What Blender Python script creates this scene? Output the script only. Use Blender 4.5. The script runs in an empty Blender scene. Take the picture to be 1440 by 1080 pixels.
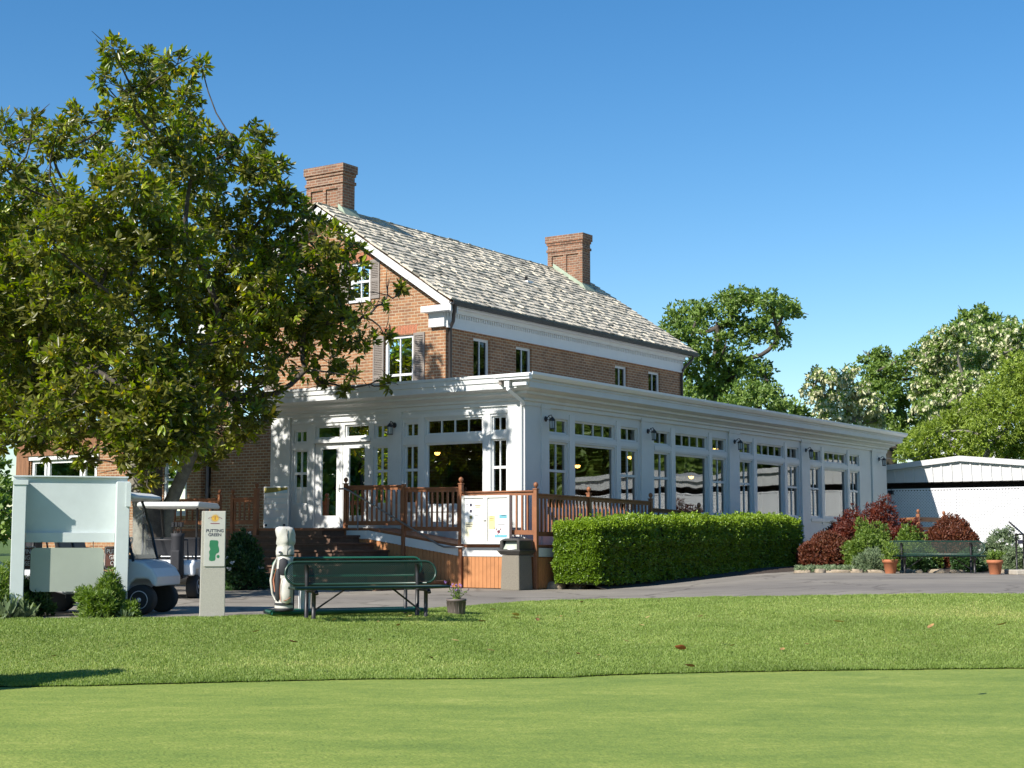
import bpy, math, random
import numpy as np
from mathutils import Vector, Matrix, Euler
random.seed(7); RNG = np.random.default_rng(11)
R = math.radians
sc = bpy.context.scene
COL = sc.collection

# ------------------------------------------------------------------ camera frame
FPX = 2142.0
PITCH = math.atan(217.0 / FPX)
HA = R(33.8)
hx, hy = math.cos(HA), math.sin(HA)
rx, ry = math.sin(HA), -math.cos(HA)
CAM = (-(0.27 * rx + 36 * hx), -(0.27 * ry + 36 * hy), 1.15)
def rd(r, d):
    """ground position from distance to the right / ahead of the view point"""
    return (CAM[0] + r * rx + d * hx, CAM[1] + r * ry + d * hy)
def to_rd(x, y):
    dx, dy = x - CAM[0], y - CAM[1]
    return dx * rx + dy * ry, dx * hx + dy * hy
def at(px, py, D=None, X=None, Y=None, Z=None):
    """survey of the photograph: sight line through a pixel meets a known plane / distance"""
    cp, sp = math.cos(PITCH), math.sin(PITCH)
    a = (px - 720) / FPX; u = -(py - 540) / FPX
    d = cp - u * sp; z = sp + u * cp
    v = (a * rx + d * hx, a * ry + d * hy, z)
    if X is not None: t = (X - CAM[0]) / v[0]
    elif Y is not None: t = (Y - CAM[1]) / v[1]
    elif Z is not None: t = (Z - CAM[2]) / v[2]
    else: t = D / d
    return Vector((CAM[0] + t * v[0], CAM[1] + t * v[1], CAM[2] + t * v[2]))

# ------------------------------------------------------------------ materials
def nt(name):
    m = bpy.data.materials.new(name); m.use_nodes = True
    t = m.node_tree; b = t.nodes['Principled BSDF']
    return m, t, b
def N(t, typ, **kw):
    n = t.nodes.new(typ)
    for k, v in kw.items():
        if k in n.inputs.keys() if isinstance(k, str) else False: n.inputs[k].default_value = v
        else: setattr(n, k, v)
    return n
def L(t, a, b): t.links.new(a, b)
def c4(c): return (c[0], c[1], c[2], 1.0)
def ramp(t, stops):
    n = t.nodes.new('ShaderNodeValToRGB'); e = n.color_ramp.elements
    while len(e) < len(stops): e.new(0.5)
    for i, (p, c) in enumerate(stops): e[i].position = p; e[i].color = c4(c)
    return n
def coords(t, kind='Object'):
    return t.nodes.new('ShaderNodeTexCoord').outputs[kind]
def M(name, c, rough=0.6, var=0.12, scale=6.0, bump=0.0, bscale=60.0, metal=0.0, spec=0.5, dirt=None, stretch=None):
    """painted / plain surface: base colour with a mild worn variation of its own"""
    m, t, b = nt(name)
    co = coords(t)
    if stretch:
        mp = t.nodes.new('ShaderNodeMapping'); mp.inputs['Scale'].default_value = stretch; L(t, co, mp.inputs[0]); co = mp.outputs[0]
    n = t.nodes.new('ShaderNodeTexNoise'); n.inputs['Scale'].default_value = scale; n.inputs['Detail'].default_value = 6; n.inputs['Roughness'].default_value = .65
    L(t, co, n.inputs['Vector'])
    lo = tuple(v * (1 - var) for v in c); hi = tuple(min(1, v * (1 + var * .6)) for v in c)
    rp = ramp(t, [(0.3, lo), (0.7, hi)]); L(t, n.outputs[0], rp.inputs[0])
    out = rp.outputs[0]
    if dirt:
        n2 = t.nodes.new('ShaderNodeTexNoise'); n2.inputs['Scale'].default_value = scale * .35; n2.inputs['Detail'].default_value = 8; n2.inputs['Roughness'].default_value = .75
        L(t, co, n2.inputs['Vector'])
        r2 = ramp(t, [(0.52, (0, 0, 0)), (0.75, (1, 1, 1))]); L(t, n2.outputs[0], r2.inputs[0])
        mx = t.nodes.new('ShaderNodeMixRGB'); mx.inputs[2].default_value = c4(dirt); L(t, out, mx.inputs[1])
        mm = t.nodes.new('ShaderNodeMath'); mm.operation = 'MULTIPLY'; mm.inputs[1].default_value = .5; L(t, r2.outputs[0], mm.inputs[0]); L(t, mm.outputs[0], mx.inputs[0])
        out = mx.outputs[0]
    L(t, out, b.inputs['Base Color'])
    b.inputs['Roughness'].default_value = rough; b.inputs['Metallic'].default_value = metal
    b.inputs['Specular IOR Level'].default_value = spec
    if bump:
        n3 = t.nodes.new('ShaderNodeTexNoise'); n3.inputs['Scale'].default_value = bscale; n3.inputs['Detail'].default_value = 5; L(t, co, n3.inputs['Vector'])
        bp = t.nodes.new('ShaderNodeBump'); bp.inputs['Strength'].default_value = bump; bp.inputs['Distance'].default_value = .02
        L(t, n3.outputs[0], bp.inputs['Height']); L(t, bp.outputs[0], b.inputs['Normal'])
    return m

def brick_mat(name, c1, c2, mortar, bw=.225, bh=.086):
    m, t, b = nt(name)
    uv = coords(t, 'UV')
    nd = t.nodes.new('ShaderNodeTexNoise'); nd.inputs['Scale'].default_value = 9; L(t, uv, nd.inputs['Vector'])
    ad = t.nodes.new('ShaderNodeMixRGB'); ad.blend_type = 'ADD'; ad.inputs[0].default_value = .012; L(t, uv, ad.inputs[1]); L(t, nd.outputs['Color'], ad.inputs[2])
    br = t.nodes.new('ShaderNodeTexBrick')
    br.inputs['Scale'].default_value = 1; br.inputs['Brick Width'].default_value = bw; br.inputs['Row Height'].default_value = bh
    br.inputs['Mortar Size'].default_value = .0115; br.inputs['Mortar Smooth'].default_value = .25; br.inputs['Bias'].default_value = -.1
    br.inputs['Color1'].default_value = c4(c1); br.inputs['Color2'].default_value = c4(c2); br.inputs['Mortar'].default_value = c4(mortar)
    L(t, ad.outputs[0], br.inputs['Vector'])
    n = t.nodes.new('ShaderNodeTexNoise'); n.inputs['Scale'].default_value = 1.3; n.inputs['Detail'].default_value = 9; n.inputs['Roughness'].default_value = .7; L(t, uv, n.inputs['Vector'])
    rp = ramp(t, [(0.3, (.62, .60, .58)), (0.72, (1.15, 1.12, 1.08))]); L(t, n.outputs[0], rp.inputs[0])
    mx = t.nodes.new('ShaderNodeMixRGB'); mx.blend_type = 'MULTIPLY'; mx.inputs[0].default_value = 1; L(t, br.outputs['Color'], mx.inputs[1]); L(t, rp.outputs[0], mx.inputs[2])
    L(t, mx.outputs[0], b.inputs['Base Color']); b.inputs['Roughness'].default_value = .88
    bp = t.nodes.new('ShaderNodeBump'); bp.inputs['Strength'].default_value = .6; bp.inputs['Distance'].default_value = .012; bp.invert = True
    L(t, br.outputs['Fac'], bp.inputs['Height']); L(t, bp.outputs[0], b.inputs['Normal'])
    return m

def leaf_mat(name, stops, rough=.42, trans=.28, back=None, spec=.5):
    """leaf: colour runs along a per-leaf tint attribute; thin, so some light passes through"""
    m, t, b = nt(name)
    at_ = t.nodes.new('ShaderNodeAttribute'); at_.attribute_name = 'tint'
    rp = ramp(t, stops); L(t, at_.outputs['Fac'], rp.inputs[0])
    col = rp.outputs[0]
    if back:
        g = t.nodes.new('ShaderNodeNewGeometry')
        mx = t.nodes.new('ShaderNodeMixRGB'); mx.inputs[2].default_value = c4(back); L(t, g.outputs['Backfacing'], mx.inputs[0]); L(t, col, mx.inputs[1])
        col = mx.outputs[0]
    L(t, col, b.inputs['Base Color']); b.inputs['Roughness'].default_value = rough; b.inputs['Specular IOR Level'].default_value = spec
    tr = t.nodes.new('ShaderNodeBsdfTranslucent')
    hs = t.nodes.new('ShaderNodeHueSaturation'); hs.inputs['Saturation'].default_value = 1.15; hs.inputs['Value'].default_value = 1.5; L(t, col, hs.inputs['Color']); L(t, hs.outputs[0], tr.inputs['Color'])
    ms = t.nodes.new('ShaderNodeMixShader'); ms.inputs[0].default_value = trans
    L(t, b.outputs[0], ms.inputs[1]); L(t, tr.outputs[0], ms.inputs[2])
    L(t, ms.outputs[0], t.nodes['Material Output'].inputs[0])
    return m

def attr_mat(name, stops, rough=.8, scale=20, var=.25):
    m, t, b = nt(name)
    at_ = t.nodes.new('ShaderNodeAttribute'); at_.attribute_name = 'tint'
    rp = ramp(t, stops); L(t, at_.outputs['Fac'], rp.inputs[0])
    n = t.nodes.new('ShaderNodeTexNoise'); n.inputs['Scale'].default_value = scale; n.inputs['Detail'].default_value = 5; L(t, coords(t), n.inputs['Vector'])
    r2 = ramp(t, [(0.3, (1 - var,) * 3), (0.7, (1 + var,) * 3)]); L(t, n.outputs[0], r2.inputs[0])
    mx = t.nodes.new('ShaderNodeMixRGB'); mx.blend_type = 'MULTIPLY'; mx.inputs[0].default_value = 1; L(t, rp.outputs[0], mx.inputs[1]); L(t, r2.outputs[0], mx.inputs[2])
    L(t, mx.outputs[0], b.inputs['Base Color']); b.inputs['Roughness'].default_value = rough
    b.inputs['Specular IOR Level'].default_value = .25
    return m

def glass_mat(name, ior=1.9, tint=(.62, .68, .66)):
    m, t, b = nt(name); t.nodes.remove(b)
    fr = t.nodes.new('ShaderNodeFresnel'); fr.inputs['IOR'].default_value = ior
    gl = t.nodes.new('ShaderNodeBsdfGlossy'); gl.inputs['Roughness'].default_value = .015; gl.inputs['Color'].default_value = (.95, 1, 1, 1)
    n = t.nodes.new('ShaderNodeTexNoise'); n.inputs['Scale'].default_value = .9; n.inputs['Detail'].default_value = 1; L(t, coords(t), n.inputs['Vector'])
    bp = t.nodes.new('ShaderNodeBump'); bp.inputs['Strength'].default_value = .08; bp.inputs['Distance'].default_value = .06; L(t, n.outputs[0], bp.inputs['Height'])
    L(t, bp.outputs[0], gl.inputs['Normal'])
    tp = t.nodes.new('ShaderNodeBsdfTransparent'); tp.inputs['Color'].default_value = c4(tint)
    ms = t.nodes.new('ShaderNodeMixShader'); L(t, fr.outputs[0], ms.inputs[0]); L(t, tp.outputs[0], ms.inputs[1]); L(t, gl.outputs[0], ms.inputs[2])
    L(t, ms.outputs[0], t.nodes['Material Output'].inputs[0])
    return m
def emit_mat(name, c, s):
    m, t, b = nt(name); b.inputs['Base Color'].default_value = c4(c); b.inputs['Emission Color'].default_value = c4(c); b.inputs['Emission Strength'].default_value = s
    return m

MAT = dict(
    white=M('white_paint', (.60, .615, .61), .5, .06, 1.2, .05, 40, dirt=(.47, .475, .45)),
    trim=M('white_trim_paint', (.64, .65, .645), .45, .05, 2.0),
    gutter_white=M('white_gutter_metal', (.80, .81, .82), .35, .04, 2.0),
    brick=brick_mat('house_brick', (.35, .172, .080), (.225, .105, .055), (.45, .37, .255)),
    chim=brick_mat('chimney_brick', (.28, .13, .072), (.15, .082, .056), (.34, .28, .21)),
    dkgutter=M('dark_bronze_gutter', (.035, .03, .028), .45, .2, 5),
    shutter=M('grey_brown_shutter', (.22, .19, .165), .6, .12, 8),
    glass=glass_mat('window_glass', 2.5, (.46, .52, .52)),
    glass_clear=glass_mat('clear_windshield', 1.28, (.88, .91, .90)),
    glass_front=glass_mat('front_window_glass', 1.62, (.38, .42, .41)),
    glass_dim=glass_mat('old_window_glass', 1.6, (.25, .28, .28)),
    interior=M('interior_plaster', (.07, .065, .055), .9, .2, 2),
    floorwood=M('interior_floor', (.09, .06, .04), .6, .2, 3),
    wood=M('red_brown_stain', (.25, .095, .038), .6, .28, 3.5, .12, 40, stretch=(1, 1, 1), dirt=(.25, .11, .06)),
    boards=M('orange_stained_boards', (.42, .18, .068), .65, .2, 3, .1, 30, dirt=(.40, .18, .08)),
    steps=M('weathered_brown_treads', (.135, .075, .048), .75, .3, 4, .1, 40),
    rail_metal=M('grey_handrail_pipe', (.33, .31, .30), .35, .1, 8, metal=.8),
    alu=M('pale_aluminium', (.72, .71, .66), .4, .05, 6, metal=.25),
    paper=M('white_paper', (.82, .82, .80), .7, .03, 5),
    yellow=M('yellow_paper', (.80, .66, .26), .7, .06, 5),
    cream=M('cream_paper', (.80, .74, .52), .7, .06, 5),
    teal=M('teal_print', (.13, .36, .42), .6, .1, 9),
    bluepale=M('pale_blue_print', (.55, .72, .80), .6, .06, 6),
    ink=M('dark_ink', (.035, .035, .06), .6, .1, 8),
    redink=M('dark_red_ink', (.22, .05, .08), .6, .1, 8),
    olive=M('olive_landscape_print', (.30, .26, .05), .6, .45, 7),
    concrete=M('pebbled_concrete', (.20, .178, .14), .9, .3, 60, .5, 120, dirt=(.22, .2, .17)),
    bindark=M('dark_brown_plastic', (.05, .046, .042), .45, .2, 5),
    greenmetal=M('green_coated_metal', (.018, .050, .034), .35, .15, 6),
    greenlight=M('bright_green_coated_metal', (.018, .12, .075), .38, .15, 6),
    blackmetal=M('black_coated_metal', (.018, .017, .018), .45, .2, 6),
    bag=M('cream_bag_vinyl', (.50, .48, .43), .45, .08, 7, .35, 9),
    bagdark=M('black_bag_fabric', (.02, .02, .024), .7, .2, 9),
    bagtan=M('rust_bag_panel', (.33, .12, .06), .6, .2, 9),
    plastic_white=M('white_plastic', (.75, .76, .76), .4, .05, 5),
    signwhite=M('white_sign_paint', (.52, .57, .555), .5, .07, 2.5, .04, 50, dirt=(.58, .62, .60)),
    signgrey=M('pale_green_grey_panel', (.34, .375, .31), .55, .06, 3),
    signbrown=M('brown_sign_face', (.13, .055, .04), .5, .1, 6),
    lettering=M('white_lettering', (.78, .76, .72), .5, .03, 6),
    stone=M('speckled_cast_stone', (.38, .365, .31), .85, .2, 90, .25, 150, dirt=(.38, .37, .32)),
    plaque=M('pale_plaque', (.46, .455, .41), .6, .06, 12),
    gold=M('gold_emblem', (.62, .36, .05), .5, .15, 12),
    mapgreen=M('dark_green_print', (.025, .17, .075), .5, .1, 8),
    cartwhite=M('white_cart_body', (.74, .76, .78), .28, .05, 4),
    cartblue=M('pale_blue_cart_cowl', (.50, .57, .62), .28, .06, 4),
    carttan=M('beige_cart_trim', (.44, .41, .35), .55, .1, 5),
    cartroof=M('pale_cart_roof', (.66, .66, .62), .5, .08, 3),
    seatblack=M('black_cart_seat', (.022, .022, .025), .38, .2, 6),
    tyre=M('black_rubber', (.022, .022, .022), .8, .2, 10),
    rim=M('silver_wheel_rim', (.62, .62, .63), .4, .06, 8, metal=.15),
    purple=M('purple_fabric', (.20, .07, .42), .7, .15, 8),
    terracotta=M('terracotta', (.38, .135, .06), .8, .15, 9, .1, 40, dirt=(.42, .26, .18)),
    potgrey=M('grey_brown_plastic_pot', (.13, .105, .095), .6, .2, 8),
    soil=M('dark_mulch', (.055, .038, .026), .95, .5, 18, .9, 25),
    rock=M('tan_field_stone', (.30, .24, .17), .9, .35, 7, .5, 20),
    siding=M('white_metal_siding', (.52, .515, .51), .5, .05, 1.5),
    lattice=M('white_lattice', (.66, .655, .67), .55, .05, 3),
    black=M('black_gap', (.022, .019, .016), .9, .2, 4),
    barkdark=M('dark_grey_bark', (.075, .062, .05), .9, .4, 9, .7, 22, dirt=(.16, .15, .12)),
    barkpale=M('lichen_grey_bark', (.19, .175, .14), .9, .4, 7, .7, 22, dirt=(.30, .30, .23)),
    lampblack=M('black_lantern_metal', (.02, .022, .026), .4, .15, 9),
    lampglass=M('lantern_glass', (.35, .40, .42), .15, .05, 9),
    glow=emit_mat('warm_lamp_glow', (1.0, .50, .10), 9),
    greyroof=M('grey_flat_roof', (.45, .45, .44), .8, .1, 2),
    wingwood=M('weathered_cedar_boards', (.23, .11, .055), .85, .45, 3, .2, 20, stretch=(1, 7, .6)),
    copper=M('green_copper_flashing', (.30, .36, .27), .7, .2, 6),
    distant=M('cream_house_siding', (.75, .74, .78), .6, .05, 2),
    rubble=M('grey_step_slab', (.40, .36, .30), .85, .2, 6, .2, 30),
)
MAT['magnolia'] = leaf_mat('magnolia_leaf', [(0, (0.090, 0.154, 0.015)), (.4, (0.185, 0.264, 0.022)), (.8, (0.326, 0.370, 0.032)), (.92, (0.518, 0.414, 0.035)), (1, (0.850, 0.581, 0.035))],   .32, .36, back=(.125, .128, .024), spec=.42)
MAT['oak'] = leaf_mat('oak_leaf', [(0, (0.085, 0.147, 0.025)), (.6, (0.159, 0.241, 0.043)), (1, (0.263, 0.340, 0.068))], .45, .32)
MAT['locust'] = leaf_mat('locust_leaf', [(0, (0.088, 0.158, 0.031)), (.5, (0.176, 0.264, 0.053)), (1, (0.282, 0.352, 0.088))], .5, .32)
MAT['blossom'] = leaf_mat('locust_blossom', [(0, (0.459, 0.459, 0.262)), (.6, (0.606, 0.596, 0.384)), (1, (0.688, 0.679, 0.488))], .6, .25)
MAT['willow'] = leaf_mat('pale_tree_leaf', [(0, (0.128, 0.184, 0.022)), (.5, (0.231, 0.311, 0.040)), (1, (0.351, 0.439, 0.071))], .5, .32)
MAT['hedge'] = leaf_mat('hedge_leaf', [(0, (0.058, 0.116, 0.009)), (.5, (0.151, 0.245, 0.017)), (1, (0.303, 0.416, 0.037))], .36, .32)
MAT['barberry'] = leaf_mat('barberry_leaf', [(0, (0.077, 0.021, 0.010)), (.6, (0.152, 0.043, 0.018)), (.9, (0.202, 0.089, 0.024)), (1, (0.097, 0.106, 0.022))], .55, .25)
MAT['maple'] = leaf_mat('red_maple_leaf', [(0, (0.063, 0.012, 0.006)), (.6, (0.139, 0.026, 0.011)), (1, (0.221, 0.050, 0.016))], .5, .3)
MAT['shrub'] = leaf_mat('shrub_leaf', [(0, (0.061, 0.116, 0.017)), (.5, (0.136, 0.218, 0.027)), (1, (0.258, 0.326, 0.061))], .5, .3)
MAT['shrubdark'] = leaf_mat('dark_shrub_leaf', [(0, (0.025, 0.063, 0.020)), (.5, (0.049, 0.105, 0.028)), (1, (0.098, 0.182, 0.049))], .4, .25)
MAT['greygreen'] = leaf_mat('grey_green_leaf', [(0, (0.096, 0.144, 0.072)), (.5, (0.180, 0.240, 0.120)), (1, (0.288, 0.336, 0.192))], .55, .3)
MAT['petal_white'] = leaf_mat('white_petal', [(0, (.7, .68, .66)), (1, (.8, .78, .78))], .6, .3)
MAT['petal_purple'] = leaf_mat('purple_petal', [(0, (.25, .12, .40)), (1, (.42, .24, .55))], .6, .3)
MAT['grass'] = leaf_mat('rough_grass_blade', [(0, (0.137, 0.202, 0.037)), (.5, (0.224, 0.314, 0.067)), (.85, (0.342, 0.406, 0.111)), (1, (0.495, 0.479, 0.188))], .55, .32)
MAT['deadleaf'] = attr_mat('dry_leaf', [(0, (.12, .06, .025)), (.5, (.30, .16, .06)), (1, (.50, .38, .16))], .7)
MAT['shake'] = attr_mat('weathered_wood_shake', [(0, (0.186, 0.173, 0.142)), (.35, (0.396, 0.363, 0.300)), (.7, (0.551, 0.498, 0.402)), (1, (0.683, 0.607, 0.474))], .85, 14, .22)

# ------------------------------------------------------------------ mesh builder
class MB:
    def __init__(s): s.v = []; s.f = []; s.sm = []
    def add(s, vs, fs, smooth=False, mx=None):
        o = len(s.v)
        for p in vs:
            p = Vector(p)
            if mx is not None: p = mx @ p
            s.v.append((p.x, p.y, p.z))
        for f in fs: s.f.append(tuple(o + i for i in f)); s.sm.append(smooth)
        return s
    def box(s, x0, x1, y0, y1, z0, z1, mx=None):
        x0, x1 = min(x0, x1), max(x0, x1); y0, y1 = min(y0, y1), max(y0, y1); z0, z1 = min(z0, z1), max(z0, z1)
        vs = [(x0, y0, z0), (x1, y0, z0), (x1, y1, z0), (x0, y1, z0), (x0, y0, z1), (x1, y0, z1), (x1, y1, z1), (x0, y1, z1)]
        return s.add(vs, [(0, 3, 2, 1), (4, 5, 6, 7), (0, 1, 5, 4), (1, 2, 6, 5), (2, 3, 7, 6), (3, 0, 4, 7)], mx=mx)
    def prism(s, poly, axis, a0, a1, mx=None, smooth=False):
        """poly in the two other axes (in x,y,z order), extruded along axis from a0 to a1"""
        n = len(poly); vs = []
        for a in (a0, a1):
            for (p, q) in poly:
                vs.append((a, p, q) if axis == 'x' else (p, a, q) if axis == 'y' else (p, q, a))
        ar = sum(poly[i][0] * poly[(i + 1) % n][1] - poly[(i + 1) % n][0] * poly[i][1] for i in range(n))
        ccw = (ar > 0) ^ (axis == 'y')
        if a1 < a0: ccw = not ccw
        fs = []
        for i in range(n):
            j = (i + 1) % n
            fs.append((i, j, n + j, n + i) if ccw else (j, i, n + i, n + j))
        s.add(vs, fs, smooth, mx)
        o = len(s.v) - 2 * n
        lo = tuple(o + i for i in range(n)); hi = tuple(o + n + i for i in range(n))
        s.f.append(lo[::-1] if ccw else lo); s.sm.append(False)
        s.f.append(hi if ccw else hi[::-1]); s.sm.append(False)
        return s
    def tube(s, pts, rad, n=8, smooth=True, caps=True, mx=None):
        pts = [Vector(p) for p in pts]
        if not hasattr(rad, '__len__'): rad = [rad] * len(pts)
        vs = []; up = None
        for i, p in enumerate(pts):
            d = (pts[min(i + 1, len(pts) - 1)] - pts[max(i - 1, 0)])
            d = d.normalized() if d.length > 1e-9 else Vector((0, 0, 1))
            if up is None:
                up = Vector((0, 0, 1)) if abs(d.z) < .9 else Vector((1, 0, 0))
            a = d.cross(up)
            if a.length < 1e-6: a = d.cross(Vector((1, 0, 0)))
            a.normalize(); b = a.cross(d).normalized(); up = b
            for k in range(n):
                t = 2 * math.pi * k / n
                vs.append(p + (a * math.cos(t) + b * math.sin(t)) * rad[i])
        fs = []
        for i in range(len(pts) - 1):
            for k in range(n):
                k2 = (k + 1) % n
                fs.append((i * n + k, (i + 1) * n + k, (i + 1) * n + k2, i * n + k2)[::-1])
        if caps:
            fs.append(tuple(range(n))); fs.append(tuple((len(pts) - 1) * n + k for k in range(n))[::-1])
        return s.add(vs, fs, smooth, mx)
    def lathe(s, prof, n=20, c=(0, 0, 0), mx=None, smooth=True):
        vs = []
        for (r, z) in prof:
            for k in range(n):
                t = 2 * math.pi * k / n
                vs.append((c[0] + r * math.cos(t), c[1] + r * math.sin(t), c[2] + z))
        fs = []
        for i in range(len(prof) - 1):
            for k in range(n):
                k2 = (k + 1) % n
                fs.append((i * n + k, i * n + k2, (i + 1) * n + k2, (i + 1) * n + k))
        fs.append(tuple(range(n))[::-1]); fs.append(tuple((len(prof) - 1) * n + k for k in range(n)))
        return s.add(vs, fs, smooth, mx)
    def quad(s, a, b, c, d): return s.add([a, b, c, d], [(0, 1, 2, 3)])
    def build(s, name, mat, parent=None, bevel=0, seg=2, loc=None):
        me = bpy.data.meshes.new(name)
        off = Vector((0, 0, 0))
        if parent is None and loc is not None: off = Vector(loc)
        elif parent is not None and parent.get('_world'): off = Vector(parent['_world'])
        me.from_pydata([(x - off.x, y - off.y, z - off.z) for (x, y, z) in s.v], [], s.f)
        me.polygons.foreach_set('use_smooth', s.sm)
        uv = me.uv_layers.new(name='UVMap')
        nv = np.array(s.v, dtype=float).reshape(-1, 3)
        li = np.zeros(len(me.loops), dtype=np.int32); me.loops.foreach_get('vertex_index', li)
        nor = np.zeros(len(me.polygons) * 3); me.polygons.foreach_get('normal', nor); nor = np.abs(nor.reshape(-1, 3))
        lt = np.zeros(len(me.polygons), dtype=np.int32); me.polygons.foreach_get('loop_total', lt)
        ln = np.repeat(nor, lt, axis=0); P = nv[li]
        ax = np.argmax(ln, axis=1)
        U = np.where(ax == 0, P[:, 1], P[:, 0]); V = np.where(ax == 2, P[:, 1], P[:, 2])
        uv.data.foreach_set('uv', np.stack([U, V], 1).astype(np.float32).ravel())
        me.materials.append(MAT[mat] if isinstance(mat, str) else mat)
        me.update()
        o = bpy.data.objects.new(name, me); COL.objects.link(o)
        if parent is not None: o.parent = parent
        elif loc is not None: o.location = loc
        if bevel:
            b = o.modifiers.new('Bevel', 'BEVEL'); b.width = bevel; b.segments = seg; b.limit_method = 'ANGLE'; b.angle_limit = R(40)
        return o

def tag(o, label=None, cat=None, group=None, kind=None):
    if label: o['label'] = label
    if cat: o['category'] = cat
    if group: o['group'] = group
    if kind: o['kind'] = kind
    return o
def thing(name, label, cat, loc=(0, 0, 0), rz=0, group=None, world=True):
    """an Empty at the base of a thing. world=True: its parts are given in site coordinates"""
    o = bpy.data.objects.new(name, None); COL.objects.link(o); o.empty_display_size = .2
    o.location = loc; o.rotation_euler = (0, 0, rz)
    if world and rz == 0: o['_world'] = tuple(loc)
    return tag(o, label, cat, group)
def copy_thing(o, loc=None, rz=None, label=None, scale=None):
    def cp(a, par):
        b = a.copy(); COL.objects.link(b)
        if par is not None: b.parent = par
        for ch in a.children: cp(ch, b)
        return b
    n = cp(o, None)
    if loc is not None: n.location = loc
    if rz is not None: n.rotation_euler = (0, 0, rz)
    if scale is not None: n.scale = scale
    if label: n['label'] = label
    return n
def text(name, s, size, mat, parent, mx, align='CENTER', ext=.002, xs=1.0, bold=0.0):
    cu = bpy.data.curves.new(name, 'FONT'); cu.body = s; cu.size = size; cu.align_x = align; cu.align_y = 'CENTER'; cu.extrude = ext; cu.offset = bold
    cu.space_line = .95
    tmp = bpy.data.objects.new(name, cu); COL.objects.link(tmp); bpy.context.view_layer.update()
    me = bpy.data.meshes.new_from_object(tmp.evaluated_get(bpy.context.evaluated_depsgraph_get())); bpy.data.objects.remove(tmp)
    me.materials.clear(); me.materials.append(MAT[mat]); o = bpy.data.objects.new(name, me); COL.objects.link(o); o.parent = parent
    o.matrix_local = mx @ Matrix.Diagonal((xs, 1, 1, 1))
    return o
def facing(p, right, up=(0, 0, 1)):
    r = Vector(right).normalized(); u = Vector(up).normalized(); n = r.cross(u)
    m = Matrix((r, u, n)).transposed().to_4x4(); m.translation = Vector(p); return m

# ------------------------------------------------------------------ foliage
def leaf_mesh(name, P, D, W, ln, wd, tint, mat, parent, fold=.18, off=(0, 0, 0), sharp=False, droop=.16):
    """kite shaped leaves: P base points, D direction, W side vector, ln length, wd width, tint per leaf"""
    n = len(P); P = P - np.array(off)
    Nn = np.cross(D, W); ln = ln.reshape(-1, 1); wd = wd.reshape(-1, 1)
    sd = W * wd * .5; up_ = Nn * wd * fold
    if sharp:
        V = np.stack([P, P + D * ln * .45 + sd + up_, P + D * ln - Nn * ln * .08, P + D * ln * .45 - sd + up_], 1); k = 4
        pat = [0, 2, 1, 0, 3, 2]; fl = 3
    else:
        dr = Nn * ln * droop
        V = np.stack([P, P + D * ln * .28 + sd * .82 + up_, P + D * ln * .68 + sd * .88 + up_ - dr * .45, P + D * ln - dr, P + D * ln * .68 - sd * .88 + up_ - dr * .45, P + D * ln * .28 - sd * .82 + up_], 1); k = 6
        pat = [0, 3, 2, 1, 0, 5, 4, 3]; fl = 4
    V = V.reshape(-1, 3)
    me = bpy.data.meshes.new(name)
    me.vertices.add(k * n); me.vertices.foreach_set('co', V.astype(np.float32).ravel())
    base = np.arange(n) * k
    F = np.stack([base + q for q in pat], 1).ravel()
    me.loops.add(2 * fl * n); me.loops.foreach_set('vertex_index', F.astype(np.int32))
    me.polygons.add(2 * n); me.polygons.foreach_set('loop_start', (np.arange(2 * n) * fl).astype(np.int32))
    try: me.polygons.foreach_set('loop_total', np.full(2 * n, fl, dtype=np.int32))
    except Exception: pass
    at_ = me.attributes.new('tint', 'FLOAT', 'POINT'); at_.data.foreach_set('value', np.repeat(tint, k).astype(np.float32))
    me.materials.append(MAT[mat] if isinstance(mat, str) else mat); me.update(calc_edges=True); me.validate()
    o = bpy.data.objects.new(name, me); COL.objects.link(o)
    if parent is not None: o.parent = parent
    return o
def unit(a): return a / np.maximum(np.linalg.norm(a, axis=-1, keepdims=True), 1e-9)
def ball(n, shell=.5):
    v = unit(RNG.normal(size=(n, 3))); r = RNG.random(n) ** shell
    return v * r.reshape(-1, 1), v
def rosettes(C, A, k, ln, wd, spread=(.9, 1.7), tint=(0, .9), jit=.25, lenvar=.3, clumptint=.5, sag=0):
    """k leaves round each clump centre C with axis A"""
    m = len(C)
    ref = np.where(np.abs(A[:, 2:3]) < .9, np.array([[0, 0, 1.]]), np.array([[1., 0, 0]]))
    e1 = unit(np.cross(A, ref)); e2 = np.cross(A, e1)
    ph = (np.arange(k) / k * 2 * np.pi)[None, :] + RNG.random((m, 1)) * 6.3 + RNG.normal(size=(m, k)) * .3
    th = RNG.uniform(spread[0], spread[1], (m, k))
    D = A[:, None] * np.cos(th)[..., None] + (e1[:, None] * np.cos(ph)[..., None] + e2[:, None] * np.sin(ph)[..., None]) * np.sin(th)[..., None]
    D = unit(D + RNG.normal(size=D.shape) * jit - np.array([0, 0, sag]))
    W = unit(np.cross(D, A[:, None] + RNG.normal(size=D.shape) * .3))
    Pp = C[:, None] + D * ln * .08 + RNG.normal(size=D.shape) * ln * .10
    T = RNG.uniform(tint[0], tint[1], (m, 1)) * clumptint + RNG.uniform(tint[0], tint[1], (m, k)) * (1 - clumptint)
    LN = ln * (1 + RNG.uniform(-lenvar, lenvar, (m, k))); WD = wd * (1 + RNG.uniform(-lenvar, lenvar, (m, k)))
    f = lambda a: a.reshape(-1, 3)
    return f(Pp), f(D), f(W), LN.ravel(), WD.ravel(), T.ravel()
def cat_leaves(L_):
    return tuple(np.concatenate([l[i] for l in L_]) for i in range(6))
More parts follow.
